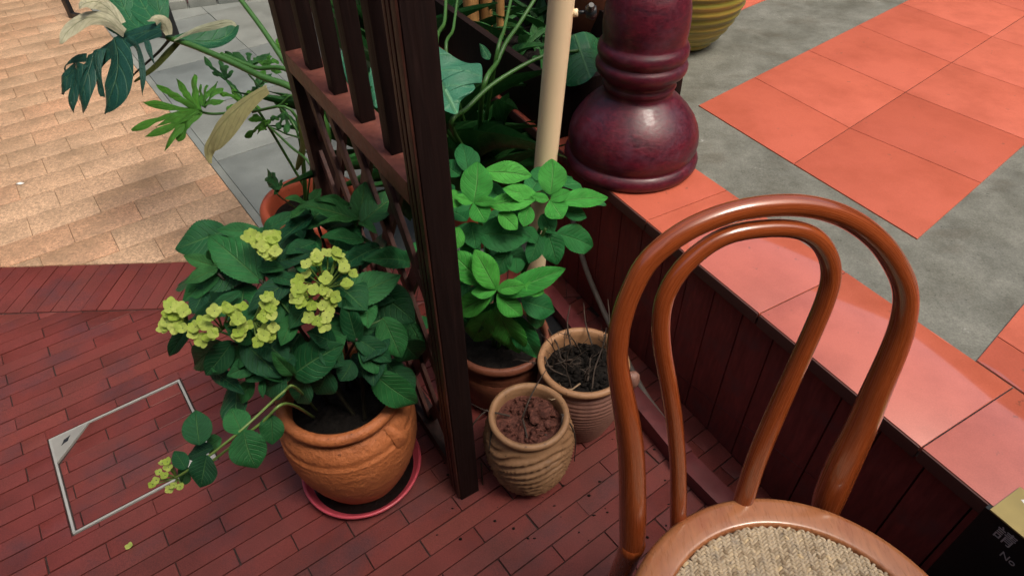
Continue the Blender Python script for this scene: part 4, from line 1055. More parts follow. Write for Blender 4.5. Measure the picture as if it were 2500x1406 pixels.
strip_leaf(mon, [[(395, 72, 30), (340, 88, 40), (290, 105, 46), (245, 128, 44), (205, 158, 36), (180, 185, 26)],
                 [(288, 98, 54), (294, 140, 58), (288, 180, 55), (274, 220, 46), (252, 252, 26), (232, 268, 2)],
                 [(232, 132, 34), (222, 170, 30), (207, 215, 28), (190, 250, 24), (176, 266, 12)],
                 [(245, 122, 26), (240, 165, 20), (233, 205, 14), (228, 226, 6)],
                 [(203, 158, 26), (184, 200, 20), (168, 240, 14), (158, 266, 4)],
                 [(190, 168, 34), (166, 192, 30), (147, 212, 24), (132, 216, 12)],
                 [(215, 142, 18), (180, 148, 17), (152, 156, 14), (138, 166, 5)],
                 [(318, 96, 16), (336, 115, 15), (341, 150, 13), (339, 190, 8), (329, 224, 1)],
                 [(352, 84, 14), (361, 110, 12), (366, 140, 8), (367, 165, 1)]], O1, N1, M['mon'], sag=.03)
strip_leaf(mon, [[(392, 70, 26), (365, 40, 58), (345, 5, 62), (330, -40, 40), (322, -70, 5)], [(350, 82, 34), (318, 50, 50), (300, 10, 52), (285, -40, 30)], [(395, 66, 20), (392, 35, 44), (388, 0, 46), (380, -40, 20)],
                 [(318, 92, 30), (290, 78, 30), (268, 82, 20)]], O1, V((.1, -.35, .93)).normalized(), M['mon_deep'], sag=-.03)
strip_leaf(mon, [[(305, 82, 22), (265, 52, 30), (225, 48, 34), (195, 66, 32), (180, 92, 22), (178, 121, 2)], [(300, 62, 22), (272, 28, 30), (245, 10, 34), (225, 22, 22), (222, 40, 4)], [(412, 86, 14), (405, 62, 34), (392, 55, 20), (384, 66, 4)]], O1+N1*.01, V((-.1, -.75, .65)).normalized(), M['mon_pale'], sag=-.04)
strip_leaf(mon, [[(416, 96, 14), (460, 96, 34), (510, 88, 48), (550, 68, 46), (571, 48, 18)]], O1, V((.1, -.5, .85)).normalized(), M['mon_deep'], fold=-.5)
strip_leaf(mon, [[(425, 100, 6), (470, 78, 10), (520, 62, 16), (555, 52, 14), (570, 60, 4)]], O1+V((0, -.01, .015)), V((.0, -.8, .6)).normalized(), M['mon_pale'], fold=.3)
P_st = PB+UZ*.20
def px_stem(parent, pts, r0, r1, mat, end=None, name='stem'):
    L = [gd(*p) for p in pts]
    if end is not None: L.append(end)
    return stem(parent, L, r0, r1, mat, name)
px_stem(mon, [(408, 92, 1.72), (470, 112, 1.71), (560, 150, 1.69), (640, 188, 1.66), (728, 226, 1.64), (800, 330, 1.66)], .0075, .0100, M['stem'], P_st, 'petiole')
px_stem(mon, [(540, 132, 1.70), (620, 165, 1.68), (730, 206, 1.66)], .005, .007, M['stem'], P_st+V((.02, 0, 0)), 'petiole')
px_stem(mon, [(572, -20, 1.75), (640, 70, 1.72), (700, 160, 1.69), (728, 205, 1.67)], .0065, .009, M['stem'], P_st+V((.03, .02, 0)), 'petiole')
px_stem(mon, [(415, 96, 1.72), (385, 130, 1.74), (340, 170, 1.78), (318, 192, 1.80)], .004, .002, M['stem_dark'], None, 'dry_sheath')
strip_leaf(mon, [[(440, 100, 8), (405, 135, 16), (370, 165, 12), (322, 196, 2)]], gd(380, 150, 1.75), V((.2, -.7, .6)).normalized(), M['olive'])

phi = empty('lobed_philodendron', PB+V((-.04, .03, .185)), 'philodendron with feathery lobed leaves and one faded cream leaf', 'plant')
Zp = lambda x, y: (280+x/3.515, 100+y/3.515)
def lobed(base, tips, wpx, o, n, mat, rib=None):
    L = []
    bx_, by_ = Zp(*base)
    for (tx, ty) in tips:
        x, y = Zp(tx, ty); dx, dy = x-bx_, y-by_; l = math.hypot(dx, dy); px_, py_ = -dy/l, dx/l
        k = rd.uniform(-.07, .07)*l
        L.append([(bx_+dx*f+px_*k*math.sin(f*3.1), by_+dy*f+py_*k*math.sin(f*3.1), wpx*w_*rd.uniform(.85, 1.15)) for f, w_ in ((0, .5), (.2, .8), (.38, .72), (.5, .95), (.62, .78), (.75, 1.0), (.88, .75), (1, .12))])
    return strip_leaf(phi, L, o, n, mat, sag=.012, fold=.3, ns=3)
O2 = gd(430, 270, 1.68); N2 = V((-.25, -.45, .85)).normalized()
lobed((740, 610), [(120, 750), (222, 508), (325, 352), (510, 315), (676, 275), (400, 930), (515, 842), (252, 812), (330, 720), (420, 420)], 19, O2, N2, M['lobed'])
lobed((760, 570), [(860, 330), (775, 362), (905, 380), (935, 500), (725, 360)], 12, O2, N2, M['lobed'])
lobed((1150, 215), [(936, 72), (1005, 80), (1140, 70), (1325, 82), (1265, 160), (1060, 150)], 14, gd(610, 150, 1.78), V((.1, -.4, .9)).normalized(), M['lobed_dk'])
lobed((1310, 705), [(1098, 806), (1130, 655), (1200, 776), (1262, 740), (1176, 618), (1390, 640)], 14, gd(640, 300, 1.70), V((-.2, -.4, .9)).normalized(), M['lobed'])
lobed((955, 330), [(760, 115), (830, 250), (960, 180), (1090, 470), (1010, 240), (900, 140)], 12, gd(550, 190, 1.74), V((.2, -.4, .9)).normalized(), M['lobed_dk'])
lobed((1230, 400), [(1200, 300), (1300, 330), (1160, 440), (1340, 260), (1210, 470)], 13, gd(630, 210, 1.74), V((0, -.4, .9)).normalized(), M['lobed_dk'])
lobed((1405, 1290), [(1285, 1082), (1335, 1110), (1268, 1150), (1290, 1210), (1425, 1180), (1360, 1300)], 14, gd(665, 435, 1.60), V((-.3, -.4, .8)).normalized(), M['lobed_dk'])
lobed((1390, 540), [(1470, 430), (1500, 520), (1420, 450)], 11, gd(680, 240, 1.68), V((0, -.4, .9)).normalized(), M['lobed'])
lobed((1420, 60), [(1400, -60), (1450, -30), (1480, 60), (1340, 20), (1430, 130)], 15, gd(690, 95, 1.85), V((0, -.4, .9)).normalized(), M['lobed'])
lobed((1080, 520), [(880, 430), (950, 610), (1190, 420), (1240, 570), (1000, 400)], 13, gd(590, 250, 1.70), V((-.1, -.4, .9)).normalized(), M['lobed'])
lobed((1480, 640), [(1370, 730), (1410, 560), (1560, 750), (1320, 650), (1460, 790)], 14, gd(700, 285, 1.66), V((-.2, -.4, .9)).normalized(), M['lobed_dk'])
lobed((1290, 210), [(1180, 130), (1250, 300), (1400, 150), (1430, 260), (1330, 110)], 14, gd(650, 160, 1.78), V((.1, -.4, .9)).normalized(), M['lobed'])
cp = [Zp(1318, 415), Zp(1180, 530), Zp(1010, 650), Zp(860, 790), Zp(770, 880), Zp(735, 1020)]
strip_leaf(phi, [[(*cp[0], 18), (*Zp(1240, 470), 26), (*Zp(1120, 570), 46), (*Zp(985, 690), 66), (*Zp(860, 800), 60), (*Zp(775, 880), 30), (*Zp(742, 950), 14), (*Zp(738, 1018), 4)]], gd(570, 290, 1.62), V((-.45, -.5, .72)).normalized(), M['dying'], sag=.03, fold=.38, across=8)
strip_leaf(phi, [[(*Zp(1625, 560), 10), (*Zp(1612, 700), 26), (*Zp(1600, 860), 24), (*Zp(1560, 990), 18), (*Zp(1505, 1108), 3)]], gd(735, 320, 1.60), V((-.6, -.6, .4)).normalized(), M['olive'], sag=.02, fold=.5)
for pts, r_ in (([(*Zp(1310, 720), 1.69), (*Zp(1500, 900), 1.66), (*Zp(1700, 1110), 1.62)], .0036), ([(*Zp(740, 612), 1.68), (*Zp(870, 628), 1.67), (*Zp(1200, 600), 1.66), (*Zp(1560, 655), 1.64)], .0040), ([(*Zp(1180, 615), 1.67), (*Zp(1400, 560), 1.66), (*Zp(1585, 548), 1.65)], .0034),
               ([(*Zp(1150, 290), 1.72), (*Zp(1260, 410), 1.70), (*Zp(1400, 560), 1.68), (*Zp(1580, 830), 1.66)], .003), ([(*Zp(1330, 740), 1.69), (*Zp(1450, 790), 1.68), (*Zp(1680, 940), 1.66)], .0026), ([(*Zp(960, 340), 1.74), (*Zp(1090, 490), 1.71), (*Zp(1240, 610), 1.68)], .0038), ([(*Zp(1405, 1290), 1.60), (*Zp(1420, 1340), 1.60)], .002)):
    px_stem(phi, pts, r_*.8, r_, M['stem'], P_st+V((rd.uniform(-.03, .03), rd.uniform(-.03, .03), 0)))

# ---------------- monstera behind the post, by the pole
mo2 = empty('monstera_plant', PD+V((-.02, .06, .2)), 'monstera with smooth blue-green leaves growing behind the trellis and the pole', 'plant')
Z3 = lambda x, y: (1000+x/2.812, y/2.812)
def poly_leaf(parent, pts, o, n, mat, mid, name='leaf', curl=.02):
    """blade filled inside a smooth outline, ribs fanning from the midrib line"""
    P_ = [plane_pt(*p, o, n) for p in pts]; a, b = plane_pt(*mid[0], o, n), plane_pt(*mid[1], o, n)
    P_ = [V(p) for p in spline([tuple(p) for p in P_]+[tuple(P_[0])], 4)[:-1]]
    ax = (b-a); vs_, uv, fs_ = [], [], []; R_ = 7; N = len(P_)
    L2 = ax.length_squared; sx = ax.cross(n).normalized(); wmax = max(abs((p-a).dot(sx)) for p in P_)
    for i, p in enumerate(P_):
        t = max(0.0, min(1.0, (p-a).dot(ax)/L2)); c = a+ax*t
        for k in range(R_+1):
            f = k/R_; q = c.lerp(p, f); s = (q-a).dot(sx)/wmax
            q2 = q+n*(-curl*s*s*1.4+.012*abs(s)-.006*math.sin(i*.55)*f*f)
            vs_.append(q2); uv.append((.5+.5*s, max(0, min(1, (q-a).dot(ax)/L2))))
    for i in range(N):
        j = (i+1) % N
        for k in range(R_): fs_.append((i*(R_+1)+k, i*(R_+1)+k+1, j*(R_+1)+k+1, j*(R_+1)+k))
    return mk(name, vs_, fs_, mat, parent, True, uvs=uv)
poly_leaf(mo2, [Z3(*p) for p in ((60, 300), (145, 288), (230, 345), (320, 385), (400, 388), (468, 384), (476, 515), (455, 500), (388, 462), (405, 510), (440, 580), (428, 625), (345, 690), (318, 790), (180, 738), (80, 700), (30, 500))], gd(1090, 190, 1.42), V((-.15, -.55, .75)).normalized(), M['mon_blue'], (Z3(95, 340), Z3(315, 760)), curl=.04)
poly_leaf(mo2, [Z3(*p) for p in ((1120, 240), (1220, 195), (1320, 205), (1345, 300), (1330, 400), (1250, 540), (1180, 570), (1085, 540), (1060, 430), (1085, 330))], gd(1430, 130, 1.62), V((.05, -.55, .8)).normalized(), M['mon_deep'], (Z3(1170, 340), Z3(1230, 520)), curl=.05)
poly_leaf(mo2, [Z3(*p) for p in ((-130, 120), (-60, 60), (0, 140), (30, 300), (0, 420), (-60, 470), (-120, 380), (-150, 250))], gd(985, 90, 1.55), V((-.1, -.6, .8)).normalized(), M['mon_deep'], (Z3(-90, 140), Z3(-40, 420)))
poly_leaf(mo2, [Z3(*p) for p in ((480, 300), (560, 330), (545, 420), (500, 390))], gd(1185, 130, 1.6), V((.2, -.6, .7)).normalized(), M['mon_deep'], (Z3(490, 310), Z3(540, 400)))
poly_leaf(mo2, [Z3(*p) for p in ((-420, 240), (-340, 380), (-330, 600), (-380, 660), (-440, 520), (-470, 360))], gd(850, 160, 1.66), V((.2, -.6, .8)).normalized(), M['mon_blue'], (Z3(-430, 300), Z3(-370, 620)))
poly_leaf(mo2, [Z3(*p) for p in ((-250, 400), (-180, 460), (-160, 700), (-230, 740), (-290, 600))], gd(915, 200, 1.60), V((.2, -.6, .8)).normalized(), M['mon_blue'], (Z3(-240, 430), Z3(-210, 700)))
e2 = PD+V((-.02, .03, .22))
for pts, r_ in (([(*Z3(1160, 350), 1.62), (*Z3(910, 390), 1.60), (*Z3(600, 560), 1.56), (*Z3(400, 740), 1.52), (*Z3(290, 880), 1.50)], .0065), ([(*Z3(870, -20), 1.75), (*Z3(750, 170), 1.72), (*Z3(660, 300), 1.68), (*Z3(600, 430), 1.66), (*Z3(500, 640), 1.6)], .007), ([(*Z3(700, -20), 1.78), (*Z3(650, 200), 1.72), (*Z3(590, 420), 1.66)], .006), ([(*Z3(110, 340), 1.44), (*Z3(60, 520), 1.5), (*Z3(220, 850), 1.52)], .006),
               ([(*Z3(250, -20), 1.8), (*Z3(240, 150), 1.75), (*Z3(200, 400), 1.66)], .006), ([(*Z3(330, -20), 1.8), (*Z3(300, 200), 1.74), (*Z3(260, 420), 1.66)], .005), ([(*Z3(-330, -20), 1.9), (*Z3(-200, 300), 1.8), (*Z3(-60, 600), 1.6)], .006), ([(*Z3(-90, -20), 1.9), (*Z3(-110, 300), 1.8), (*Z3(-20, 640), 1.6)], .006)):
    px_stem(mo2, pts, r_*.7, r_, M['stem'], e2, 'petiole')
# fern-like dark filler behind the trellis: long arching blades
fil = empty('arching_foliage_clump', V((-.16, 1.72, 0)), 'dense clump of dark arching strap leaves behind the trellis', 'plant')
rd = random.Random(31)
fil2 = empty('arching_foliage_clump', gz(905, 330), 'tall clump of dark arching strap leaves seen between the trellis spindles', 'plant')
LV['fil'] = [leaf_mesh('leaf', M['lobed_dk'], 300+i, nv=16, nu=4, teeth=1, ser=0, pw=(.35, .9), fold=.3, droop=.45, wav=.01) for i in range(3)]
for i in range(60):
    b = V((-.16+rd.uniform(-.16, .16), 1.72+rd.uniform(-.08, .12), rd.uniform(.0, .25))); th = rd.uniform(0, 6.28)
    d = V((math.cos(th)*.75, math.sin(th)*.5, rd.uniform(.7, 1.9))).normalized(); put_leaf(fil, b, b+d*rd.uniform(.35, .62), rd.uniform(.03, .055), V((-d.y, d.x, .4)).cross(d)*-1+UZ*.3, 'fil', rd)

fb = gz(905, 330)
for i in range(80):
    b = fb+V((rd.uniform(.0, .22), rd.uniform(-.08, .14), rd.uniform(.0, .1))); th = rd.uniform(0, 6.28)
    d = V((math.cos(th)*.4+.3, math.sin(th)*.5, rd.uniform(1.1, 2.4))).normalized(); put_leaf(fil2, b, b+d*rd.uniform(.35, .75), rd.uniform(.035, .06), V((-d.y, d.x, .4)).cross(d)*-1+UZ*.3, 'fil', rd)

fil3 = empty('trough_foliage', ew(-.8, .2, ZT+.06), 'low dark strap leaves growing in the timber planter trough', 'plant')
for i in range(90):
    b = ew(rd.uniform(-1.7, -.33), rd.uniform(.07, .36), ZT+.05); th = rd.uniform(0, 6.28)
    d = V((math.cos(th)*.7, math.sin(th)*.7, rd.uniform(.5, 1.5))).normalized(); put_leaf(fil3, b, b+d*rd.uniform(.08, .15), rd.uniform(.025, .045), V((-d.y, d.x, .4)).cross(d)*-1+UZ*.3, 'fil', rd)

# ------------------------------------------------------------------ dry twigs
def branch(mb, p, d, L, r, rd_, depth=0):
    pts = [p]; dd = d.normalized(); n_ = 6
    for i in range(n_):
        dd = (dd+V((rd_.uniform(-.35, .35), rd_.uniform(-.35, .35), rd_.uniform(-.25, .25)))*.6).normalized(); pts.append(pts[-1]+dd*L/n_)
        if depth < 2 and i > 0 and rd_.random() < .5: branch(mb, pts[-1], dd+V((rd_.uniform(-1, 1), rd_.uniform(-1, 1), rd_.uniform(-.3, .6))), L*rd_.uniform(.3, .55), r*.6, rd_, depth+1)
    mb.tube(pts, [r*(1-.75*i/n_) for i in range(n_+1)], 5)
rd = random.Random(3)
tw = empty('dry_twigs', PF+UZ*.19, 'dry dark twigs of a dead plant sticking out of the ribbed pot', 'twigs')
for i in range(9):
    mb = MB(); w = rd.uniform(0, 6.28); r_ = rd.uniform(.02, .07); branch(mb, PF+V((r_*math.cos(w), r_*math.sin(w), .185)), V((rd.uniform(-.5, .5), rd.uniform(-.4, .4), 1)), rd.uniform(.06, .12), .0021, rd)
    mb.build('twig', M['twig'], tw)
for i in range(5):
    mb = MB(); w = rd.uniform(0, 6.28); r_ = rd.uniform(.03, .07); branch(mb, PF+V((r_*math.cos(w), r_*math.sin(w), .197)), V((rd.uniform(-1, 1), rd.uniform(-1, 1), .15)), rd.uniform(.05, .09), .0026, rd)
    mb.build('twig', M['root'] if i == 0 else M['twig'], tw)
def twig_px(parent, pts, r, mat): 
    P_ = spline([gd(*p) for p in pts], 4); N = len(P_); mb = MB(); mb.tube(P_, [r*(1-.6*i/(N-1)) for i in range(N)], 6); return mb.build('twig', mat, parent)
dpf = (PF+UZ*.20-CAM).dot(FW)
for pts in ([(1437, 1000, dpf-.03), (1445, 950, dpf-.035), (1452, 900, dpf-.03), (1470, 850, dpf-.01), (1480, 800, dpf+.03)], [(1330, 870, dpf), (1345, 900, dpf-.01), (1390, 920, dpf-.01)], [(1437, 915, dpf-.02), (1425, 905, dpf-.03), (1415, 900, dpf-.03)], [(1330, 790, dpf+.1), (1360, 840, dpf+.02), (1370, 875, dpf), (1385, 895, dpf)], [(1445, 840, dpf), (1430, 790, dpf+.05), (1425, 740, dpf+.09)], [(1480, 860, dpf), (1488, 790, dpf+.04), (1484, 730, dpf+.08)], [(1395, 850, dpf+.01), (1385, 790, dpf+.06), (1392, 745, dpf+.08)]): twig_px(tw, pts, .0024, M['twig'])
tw2 = empty('dead_vine', PE+UZ*.19, 'dead vine with bare roots hanging over the carved clay pot rim', 'twigs')
dpe = (PE+UZ*.21-CAM).dot(FW)
for pts, m_ in (([(1275, 1020, dpe-.01), (1290, 980, dpe-.01), (1310, 940, dpe+.03), (1335, 900, dpe+.08)], 'twig'), ([(1275, 1020, dpe), (1285, 1060, dpe-.02), (1289, 1110, dpe-.03), (1284, 1130, dpe-.02)], 'twig'), ([(1190, 1000, dpe), (1165, 1022, dpe+.0), (1140, 1058, dpe+.02), (1125, 1072, dpe+.03), (1100, 1094, dpe+.05)], 'twig'), ([(1140, 1060, dpe+.02), (1138, 1092, dpe+.03), (1128, 1140, dpe+.06), (1123, 1200, dpe+.10)], 'root'), ([(1114, 1088, dpe+.03), (1135, 1108, dpe+.03), (1150, 1130, dpe+.05), (1162, 1150, dpe+.06)], 'root'), ([(1140, 1060, dpe+.02), (1128, 1068, dpe+.03), (1112, 1086, dpe+.04)], 'root'), ([(1175, 1130, dpe+.09), (1178, 1180, dpe+.12), (1183, 1238, dpe+.16)], 'twig'),
                ([(1370, 1010, dpe-.01), (1395, 1040, dpe+.0), (1405, 1075, dpe+.03), (1402, 1125, dpe+.08)], 'twig'), ([(1330, 1060, dpe-.02), (1350, 1072, dpe-.02), (1368, 1070, dpe-.02)], 'twig'), ([(1375, 1010, dpe-.01), (1365, 1080, dpe-.02), (1362, 1145, dpe+.01)], 'twig'), ([(1245, 1015, dpe), (1200, 1005, dpe), (1180, 1000, dpe), (1150, 985, dpe+.04)], 'twig'), ([(1200, 1050, dpe-.01), (1196, 1085, dpe-.01), (1194, 1105, dpe)], 'twig')):
    twig_px(tw2, pts, .0023, M[m_])

# ------------------------------------------------------------------ bentwood chair
ZS = .46
SC = V((.348, .2685, ZS)); SR = .2236
LB = gz(1528, 1330, ZS-.05); RB = gz(2026, 1232, ZS-.05)
ch = empty('bentwood_chair', V((SC.x, SC.y, 0)), 'brown bentwood chair with double hoop back and woven cane seat', 'chair')
bx = (RB-LB).normalized(); bn = V((-bx.y, bx.x, 0))
REC = math.radians(13)
pn = (bn*math.cos(REC)-UZ*math.sin(REC)).normalized()              # plane of the back, leaning away from the seat
def hp(x, y): return plane_pt(x, y, LB, pn)
Zc = lambda x, y: (1400+x/1.4556, 440+y/1.4556)
outer = [(207, 1300, 45), (211, 1200, 50), (207, 1000, 49), (192, 860, 47), (158, 660, 40), (160, 560, 40), (170, 500, 40), (203, 400, 40), (270, 283, 41), (400, 180, 41), (560, 115, 41), (720, 90, 41), (860, 98, 41), (985, 142, 41), (1085, 218, 42), (1150, 310, 43), (1180, 400, 43), (1172, 500, 45), (1140, 600, 47), (1080, 740, 50), (1020, 880, 54), (962, 1000, 58), (915, 1110, 56), (890, 1180, 48), (868, 1240, 42)]
def hoop(P_, name):
    S = spline([(*hp(*Zc(x, y)), w) for x, y, w in P_], 6)
    pts = [V(s[:3]) for s in S]; rad = [s[3]/1.4556*((V(s[:3])-CAM).dot(FW))/FOC*.97 for s in S]
    mb = MB(); mb.tube(pts, rad, 22); uv = []; l_ = 0
    for i, p in enumerate(pts):
        if i: l_ += (p-pts[i-1]).length
        uv += [(abs(k/11-1), l_) for k in range(22)]
    return auto_smooth(mk(name, mb.v, mb.f, M['hoop'], ch, True, uvs=uv), 60), pts, rad
o_, opts, orad = hoop(outer, 'outer_hoop')
inner = [(372, 1262, 30), (372, 1200, 30), (373, 1100, 30), (371, 1000, 30), (358, 850, 31), (338, 720, 32), (318, 610, 33), (311, 510, 34), (328, 410, 35), (385, 315, 35), (470, 238, 34), (560, 192, 34), (680, 172, 34), (790, 176, 34), (862, 208, 35), (905, 270, 36), (915, 345, 36), (893, 430, 35), (850, 535, 35), (798, 650, 35), (740, 780, 36), (688, 900, 37), (648, 1000, 37), (612, 1110, 36), (594, 1170, 34)]
i_, ipts, irad = hoop(inner, 'inner_hoop')
# legs
for P0, R0, sgn_ in ((opts[0], orad[0], -1), (opts[-1], orad[-1], 1)):
    foot = V((P0.x, P0.y, 0))+bn*.045+bx*sgn_*.02
    mb = MB(); mb.tube(spline([P0+(P0-foot)*.03, P0.lerp(foot, .35)-bn*.006, P0.lerp(foot, .7), foot], 5), [R0*1.0-(R0*1.0-.013)*i/15 for i in range(16)], 18); mb.build('leg', M['chair'], ch)
for sx_ in (-1, 1):
    T_ = SC+bx*(sx_*.145)-bn*.125-UZ*.03; foot = V((T_.x, T_.y, 0))+bx*sx_*.03-bn*.03
    mb = MB(); mb.tube([T_, T_.lerp(foot, .5), foot], [.019, .016, .012], 18); mb.build('leg', M['chair'], ch)
rp = []
for k in range(41): w = 2*math.pi*k/40; rp.append(SC+V((math.cos(w)*.158, math.sin(w)*.158, -.21)))
mb = MB(); mb.tube(rp, .010, 12, cap=False); mb.build('stretcher_ring', M['chair'], ch)
for P0, sgn_ in ((opts[0], -1), (opts[-1], 1)):
    a_ = P0-UZ*.10; b_ = SC+bx*sgn_*.11+bn*.10-UZ*.03
    mb = MB(); mb.tube(spline([P0-UZ*.15-bn*.004, a_-bn*.03, b_-UZ*.015, b_], 5), .009, 12); mb.build('brace', M['chair'], ch)
# seat ring (steam-bent hoop with rounded edges) and woven herringbone
IR = SR-.0465
mb = MB(); mb.lathe(SC, [(IR, -.030), (IR, -.002), (IR+.0015, .0), (IR+.006, .0015), (SR-.014, .0015), (SR-.006, -.0015), (SR-.001, -.009), (SR, -.016), (SR-.002, -.027), (SR-.008, -.033), (IR, -.033)], 120, close=False)
ring = auto_smooth(mb.build('seat_ring', M['seat'], ch), 55)
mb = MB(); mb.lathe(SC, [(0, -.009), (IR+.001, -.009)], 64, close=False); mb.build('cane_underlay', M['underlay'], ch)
rd = random.Random(9); vs_, fs_, tone = [], [], []
CW, CP = .0062, .0052
rot = math.radians(-4); rx = V((math.cos(rot), math.sin(rot), 0)); ry = V((-math.sin(rot), math.cos(rot), 0))
for ci in range(-36, 37):
    for cj in range(-42, 43):
        p = rx*(ci*CW)+ry*(cj*CP+(ci % 2)*CP*.5)
        if p.length > IR-.0015: continue
        s = 1 if ci % 2 else -1; a = math.radians(42+rd.uniform(-4, 4))*s
        d = rx*math.cos(a)+ry*math.sin(a); e = V((-d.y, d.x, 0)); hl = .0053*rd.uniform(.93, 1.05); hw = .0021*rd.uniform(.85, 1.08); c = SC+p; n0 = len(vs_); tn = max(0, min(1, rd.gauss(.45, .22)))
        for k in range(5):
            f = k/4*2-1; zc = -.0052+.0034*(1-f*f)+rd.uniform(-.0002, .0002)
            for (eo, zo) in ((-1, -.0013), (-.55, .0004), (.55, .0004), (1, -.0013)):
                q = c+d*(f*hl)+e*(eo*hw); rr = (q-SC); rr.z = 0
                if rr.length > IR+.0006: q = SC+rr*((IR+.0006)/rr.length)
                vs_.append(V((q.x, q.y, SC.z+zc+zo))); tone.append(tn)
        for k in range(4):
            for m_ in range(3): fs_.append((n0+k*4+m_, n0+k*4+m_+1, n0+(k+1)*4+m_+1, n0+(k+1)*4+m_))
cn = mk('cane_weave', vs_, fs_, M['cane'], ch, True, cols=tone); cn['kind'] = 'stuff'

# ------------------------------------------------------------------ bamboo, stick, odds and ends
trough = empty('darkening_trough', ew(-1.5, .06, ZT), 'long dark timber planter trough added to darken the terrace behind the pole', 'planter')  # black box added to keep the area behind the pole dark
TH = .15
for nm, a_, c_, ha, hc, zc, hz in (('front_board', -1.352, .024, 1.086, .012, TH/2, TH/2), ('back_board', -1.352, .425, 1.086, .012, TH/2, TH/2), ('end_board', -.278, .2245, .012, .1875, TH/2, TH/2), ('end_board', -2.438, .2245, .012, .1875, TH/2, TH/2)):
    mb = MB(); mb.bbox(ew(a_, c_, ZT+zc+.0005), EX*ha, EY*hc, UZ*hz, .003); auto_smooth(mb.build(nm, M['spin'], trough))
vs_, fs_ = [], []
for i in range(61):
    for j in range(13):
        p = ew(-.292-2.13*i/60, .037+.375*j/12, ZT+TH-.09); vs_.append(p+UZ*.02*noise.noise(p*16))
for i in range(60):
    for j in range(12): fs_.append((i*13+j, i*13+j+1, (i+1)*13+j+1, (i+1)*13+j))
mk('soil', vs_, fs_, M['soil'], trough)
for i, (x0, x1, yb, dp) in enumerate(((1134, 1171, 66, 2.05), (1175, 1204, 84, 2.0), (1044, 1062, 55, 2.15), (1068, 1088, 40, 2.2), (1212, 1232, 50, 2.2))):
    c = plane_pt((x0+x1)/2, yb, ew(0, .09+.06*(i % 3), 0), EY); dp = (c-CAM).dot(FW); r_ = (x1-x0)/2*dp/FOC
    mb = MB(); prf = []
    for k in range(25):
        z = k*.05; prf.append((r_*(1.06 if k % 6 == 3 else 1.0), z))
    base = V((c.x, c.y, c.z))
    # stands on the terrace
    g0 = V((c.x, c.y, ZT+TH-.11))
    mb.lathe(g0, [(r_*(1.07 if k % 6 == 3 else 1.0), k*.05) for k in range(27)], 20)
    o = mb.build('bamboo_pole', M['bamboo'], None, origin=g0); auto_smooth(o, 50)
    tag(o, 'thickest tan bamboo pole standing in the timber planter trough' if i == 0 else 'slim tan bamboo pole standing in the timber planter trough', 'bamboo', 'bamboo poles in the planter trough')
st = MB(); st.tube(spline([gz(1378, 440, .34), gz(1420, 623, .17), gz(1474, 760, .06), gz(1559, 934, .016), gz(1616, 1019, .012), gz(1668, 1090, .010)], 6), .0075, 12)
g0 = gz(1559, 934, 0); tag(st.build('grey_conduit', M['grey'], None, origin=g0), 'thin grey conduit running down between the riser and the batten', 'conduit')
dw = gz(1215, 300, .30); mb = MB()
mb.tube(spline([gz(1160, 283, .30), gz(1190, 292, .31), gz(1230, 308, .31), gz(1270, 330, .30)], 4), [.012+.018*math.sin(math.pi*(i+2)/16) for i in range(13)], 12)
for v in mb.v: v += V((noise.noise(v*30), noise.noise(v*30+V((5, 0, 0))), noise.noise(v*30+V((0, 5, 0)))))*.006
sup = MB()
tag(mb.build('driftwood_log', M['twig'], None, origin=V((dw.x, dw.y, dw.z))), 'short brown log lying across the pot of bark', 'log')
# stand with black frame at the far left, mulch bed at the top
s1 = gz(178, 44); s2 = gz(330, 108); sd_ = (s2-s1)
bs = empty('black_metal_stand', s1, 'black metal stand with a low bar on the granite, half hidden by the monstera leaf', 'stand')
q = (gz(400, 92)-s1); q.z = 0; qd = q.normalized(); qn = V((-qd.y, qd.x, 0))
mb = MB(); mb.bbox(s1+UZ*.45, qd*.017, qn*.012, UZ*.45, .002); auto_smooth(mb.build('leg', M['black'], bs))
s3 = s1+qd*(q.length+.1)
mb = MB(); mb.bbox(s3+UZ*.45, qd*.017, qn*.012, UZ*.45, .002); auto_smooth(mb.build('leg', M['black'], bs))
mb = MB(); mb.bbox((s1+s3)/2+UZ*.016, qd*((s3-s1).length/2-.018), qn*.012, UZ*.014, .002); auto_smooth(mb.build('foot_bar', M['black'], bs))
mb = MB(); mb.bbox((s1+s3)/2+UZ*.885, qd*((s3-s1).length/2-.018), qn*.012, UZ*.014, .002); auto_smooth(mb.build('top_bar', M['black'], bs))
b0 = gz(395, 18); b1 = gz(520, 2)
bd_ = (b1-b0).normalized(); bnn = V((-bd_.y, bd_.x, 0)); bc = b0+bd_*.55+bnn*.42
vs_, fs_ = [], []; NX, NY = 46, 30
for i in range(NX+1):
    for j in range(NY+1):
        p = b0+bd_*(-.35+1.6*i/NX)+bnn*(.0+.9*j/NY); e = min(1, min(i, NX-i, j, NY-j)/2)
        vs_.append(V((p.x, p.y, -.004+e*(.035+.03*noise.noise(p*9)+.02*noise.noise(p*30)))))
for i in range(NX):
    for j in range(NY): fs_.append((i*(NY+1)+j, (i+1)*(NY+1)+j, (i+1)*(NY+1)+j+1, i*(NY+1)+j+1))
mul = mk('mulch_bed', vs_, fs_, M['mulch'], None); tag(mul, kind='structure')
for i, (dx, lab) in enumerate(((0, 0), (.16, 0), (.32, 0), (.48, 0), (-.16, 0), (-.32, 0), (.64, 0), (.80, 0))):
    mb = MB(); c = b0+bd_*(dx+.07)-bnn*.045+UZ*.02; mb.bbox(c, bd_*.074, bnn*.04, UZ*.025, .005)
    o = auto_smooth(mb.build('kerb_stone', M['blue'], None, origin=V((c.x, c.y, 0)))); tag(o, 'pale kerb stone edging the mulch bed', 'kerb stone', 'kerb stones along the mulch bed')
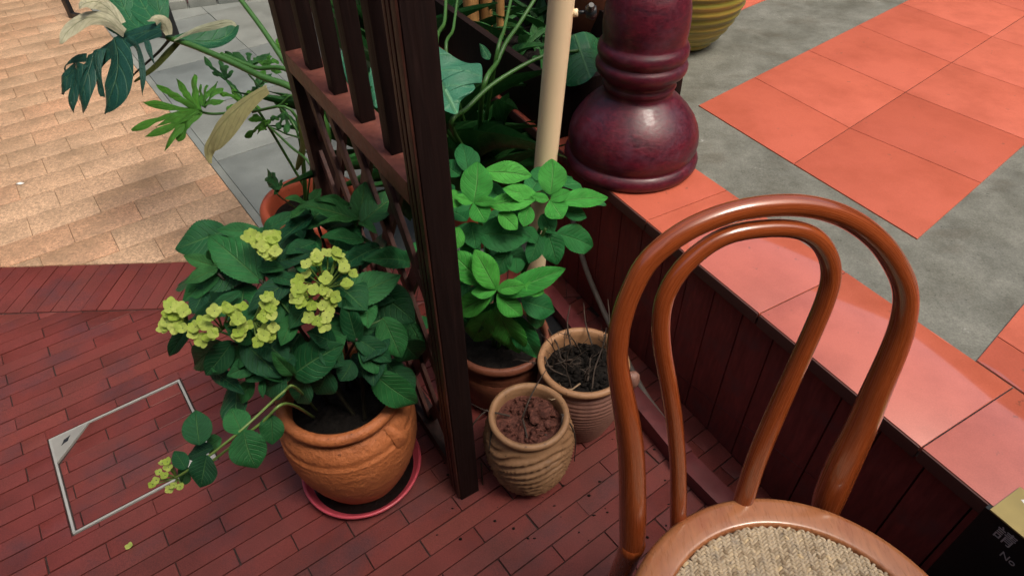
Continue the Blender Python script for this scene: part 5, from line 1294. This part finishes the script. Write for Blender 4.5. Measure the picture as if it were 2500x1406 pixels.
# scraps on the floor
mb = MB(); c = gz(50, 450, .002); mb.sphere(c+UZ*.003, .011, 10, 6, (1.2, .7, .35), .5, 3); tag(mb.build('paper_scrap', M['white'], None, origin=c), 'small white scrap lying on the granite paving', 'scrap')
c = gz(316, 1333, .002); fl_ = empty('fallen_floret', c, 'small green floret fallen on the red bricks', 'floret')
Mx = Matrix.Diagonal((.009, .009, .009, 1)); Mx.translation = c+UZ*.002; inst('petals', FLM[1], Mx, fl_)
rd = random.Random(77)
mb = MB()
for i in range(70):
    x, y = rd.uniform(1050, 1680), rd.uniform(960, 1320); p = gz(x, y, .0015)
    if (p-RISER_PT).dot(RISER_N) > -.02: continue
    mb.sphere(p, rd.uniform(.0012, .0042), 6, 4, (1, rd.uniform(.5, 1), .5), .4, i)
dirt = mb.build('soil_crumbs', M['soil'], None); tag(dirt, 'dark soil crumbs spilled on the bricks round the small pots', 'soil', kind='stuff')


# ------------------------------------------------------------------ added out of view: four walls and one awning shade the low things
M['shade_mat'] = m_plain('dark_shade_blocker', (.045, .040, .036), .9, .25, 3, .2, .004, .1)
def shade_wall(c, hx, hy, h, label):  # unseen wall, put in to block low sky light
    mb = MB(); mb.bbox(V((c[0], c[1], h/2-.02)), V((hx, 0, 0)), V((0, hy, 0)), UZ*(h/2), .02)
    return tag(mb.build('added_shade_wall', M['shade_mat'], None, False, origin=V((c[0], c[1], 0))), label, 'wall')
shade_wall((0, -2.1), 6.0, .15, 3.1, 'unseen dark wall added behind the cafe chairs to cut sky light')
shade_wall((-4.9, 2.2), .15, 4.1, 3.4, 'unseen dark wall added beyond the granite paving to cut sky light')
shade_wall((0, 6.6), 6.0, .15, 3.6, 'unseen dark wall added beyond the mulch bed to cut sky light')
shade_wall((5.6, 2.2), .15, 4.1, 3.4, 'unseen dark wall added beyond the tiled terrace to cut sky light')
shade_root = empty('added_shade_panel', V((2.2, -1.3, 2.3)), 'dark canvas awning added out of view to shade the foreground', 'panel')  # unseen overhead sheet, put in to shade the foreground
mb = MB(); mb.bbox(V((2.1, -1.35, 2.35)), V((2.4, 0, 0)), V((0, 1.1, -.10)), UZ*.02, .004); mb.build('blocker', M['shade_mat'], shade_root, False)
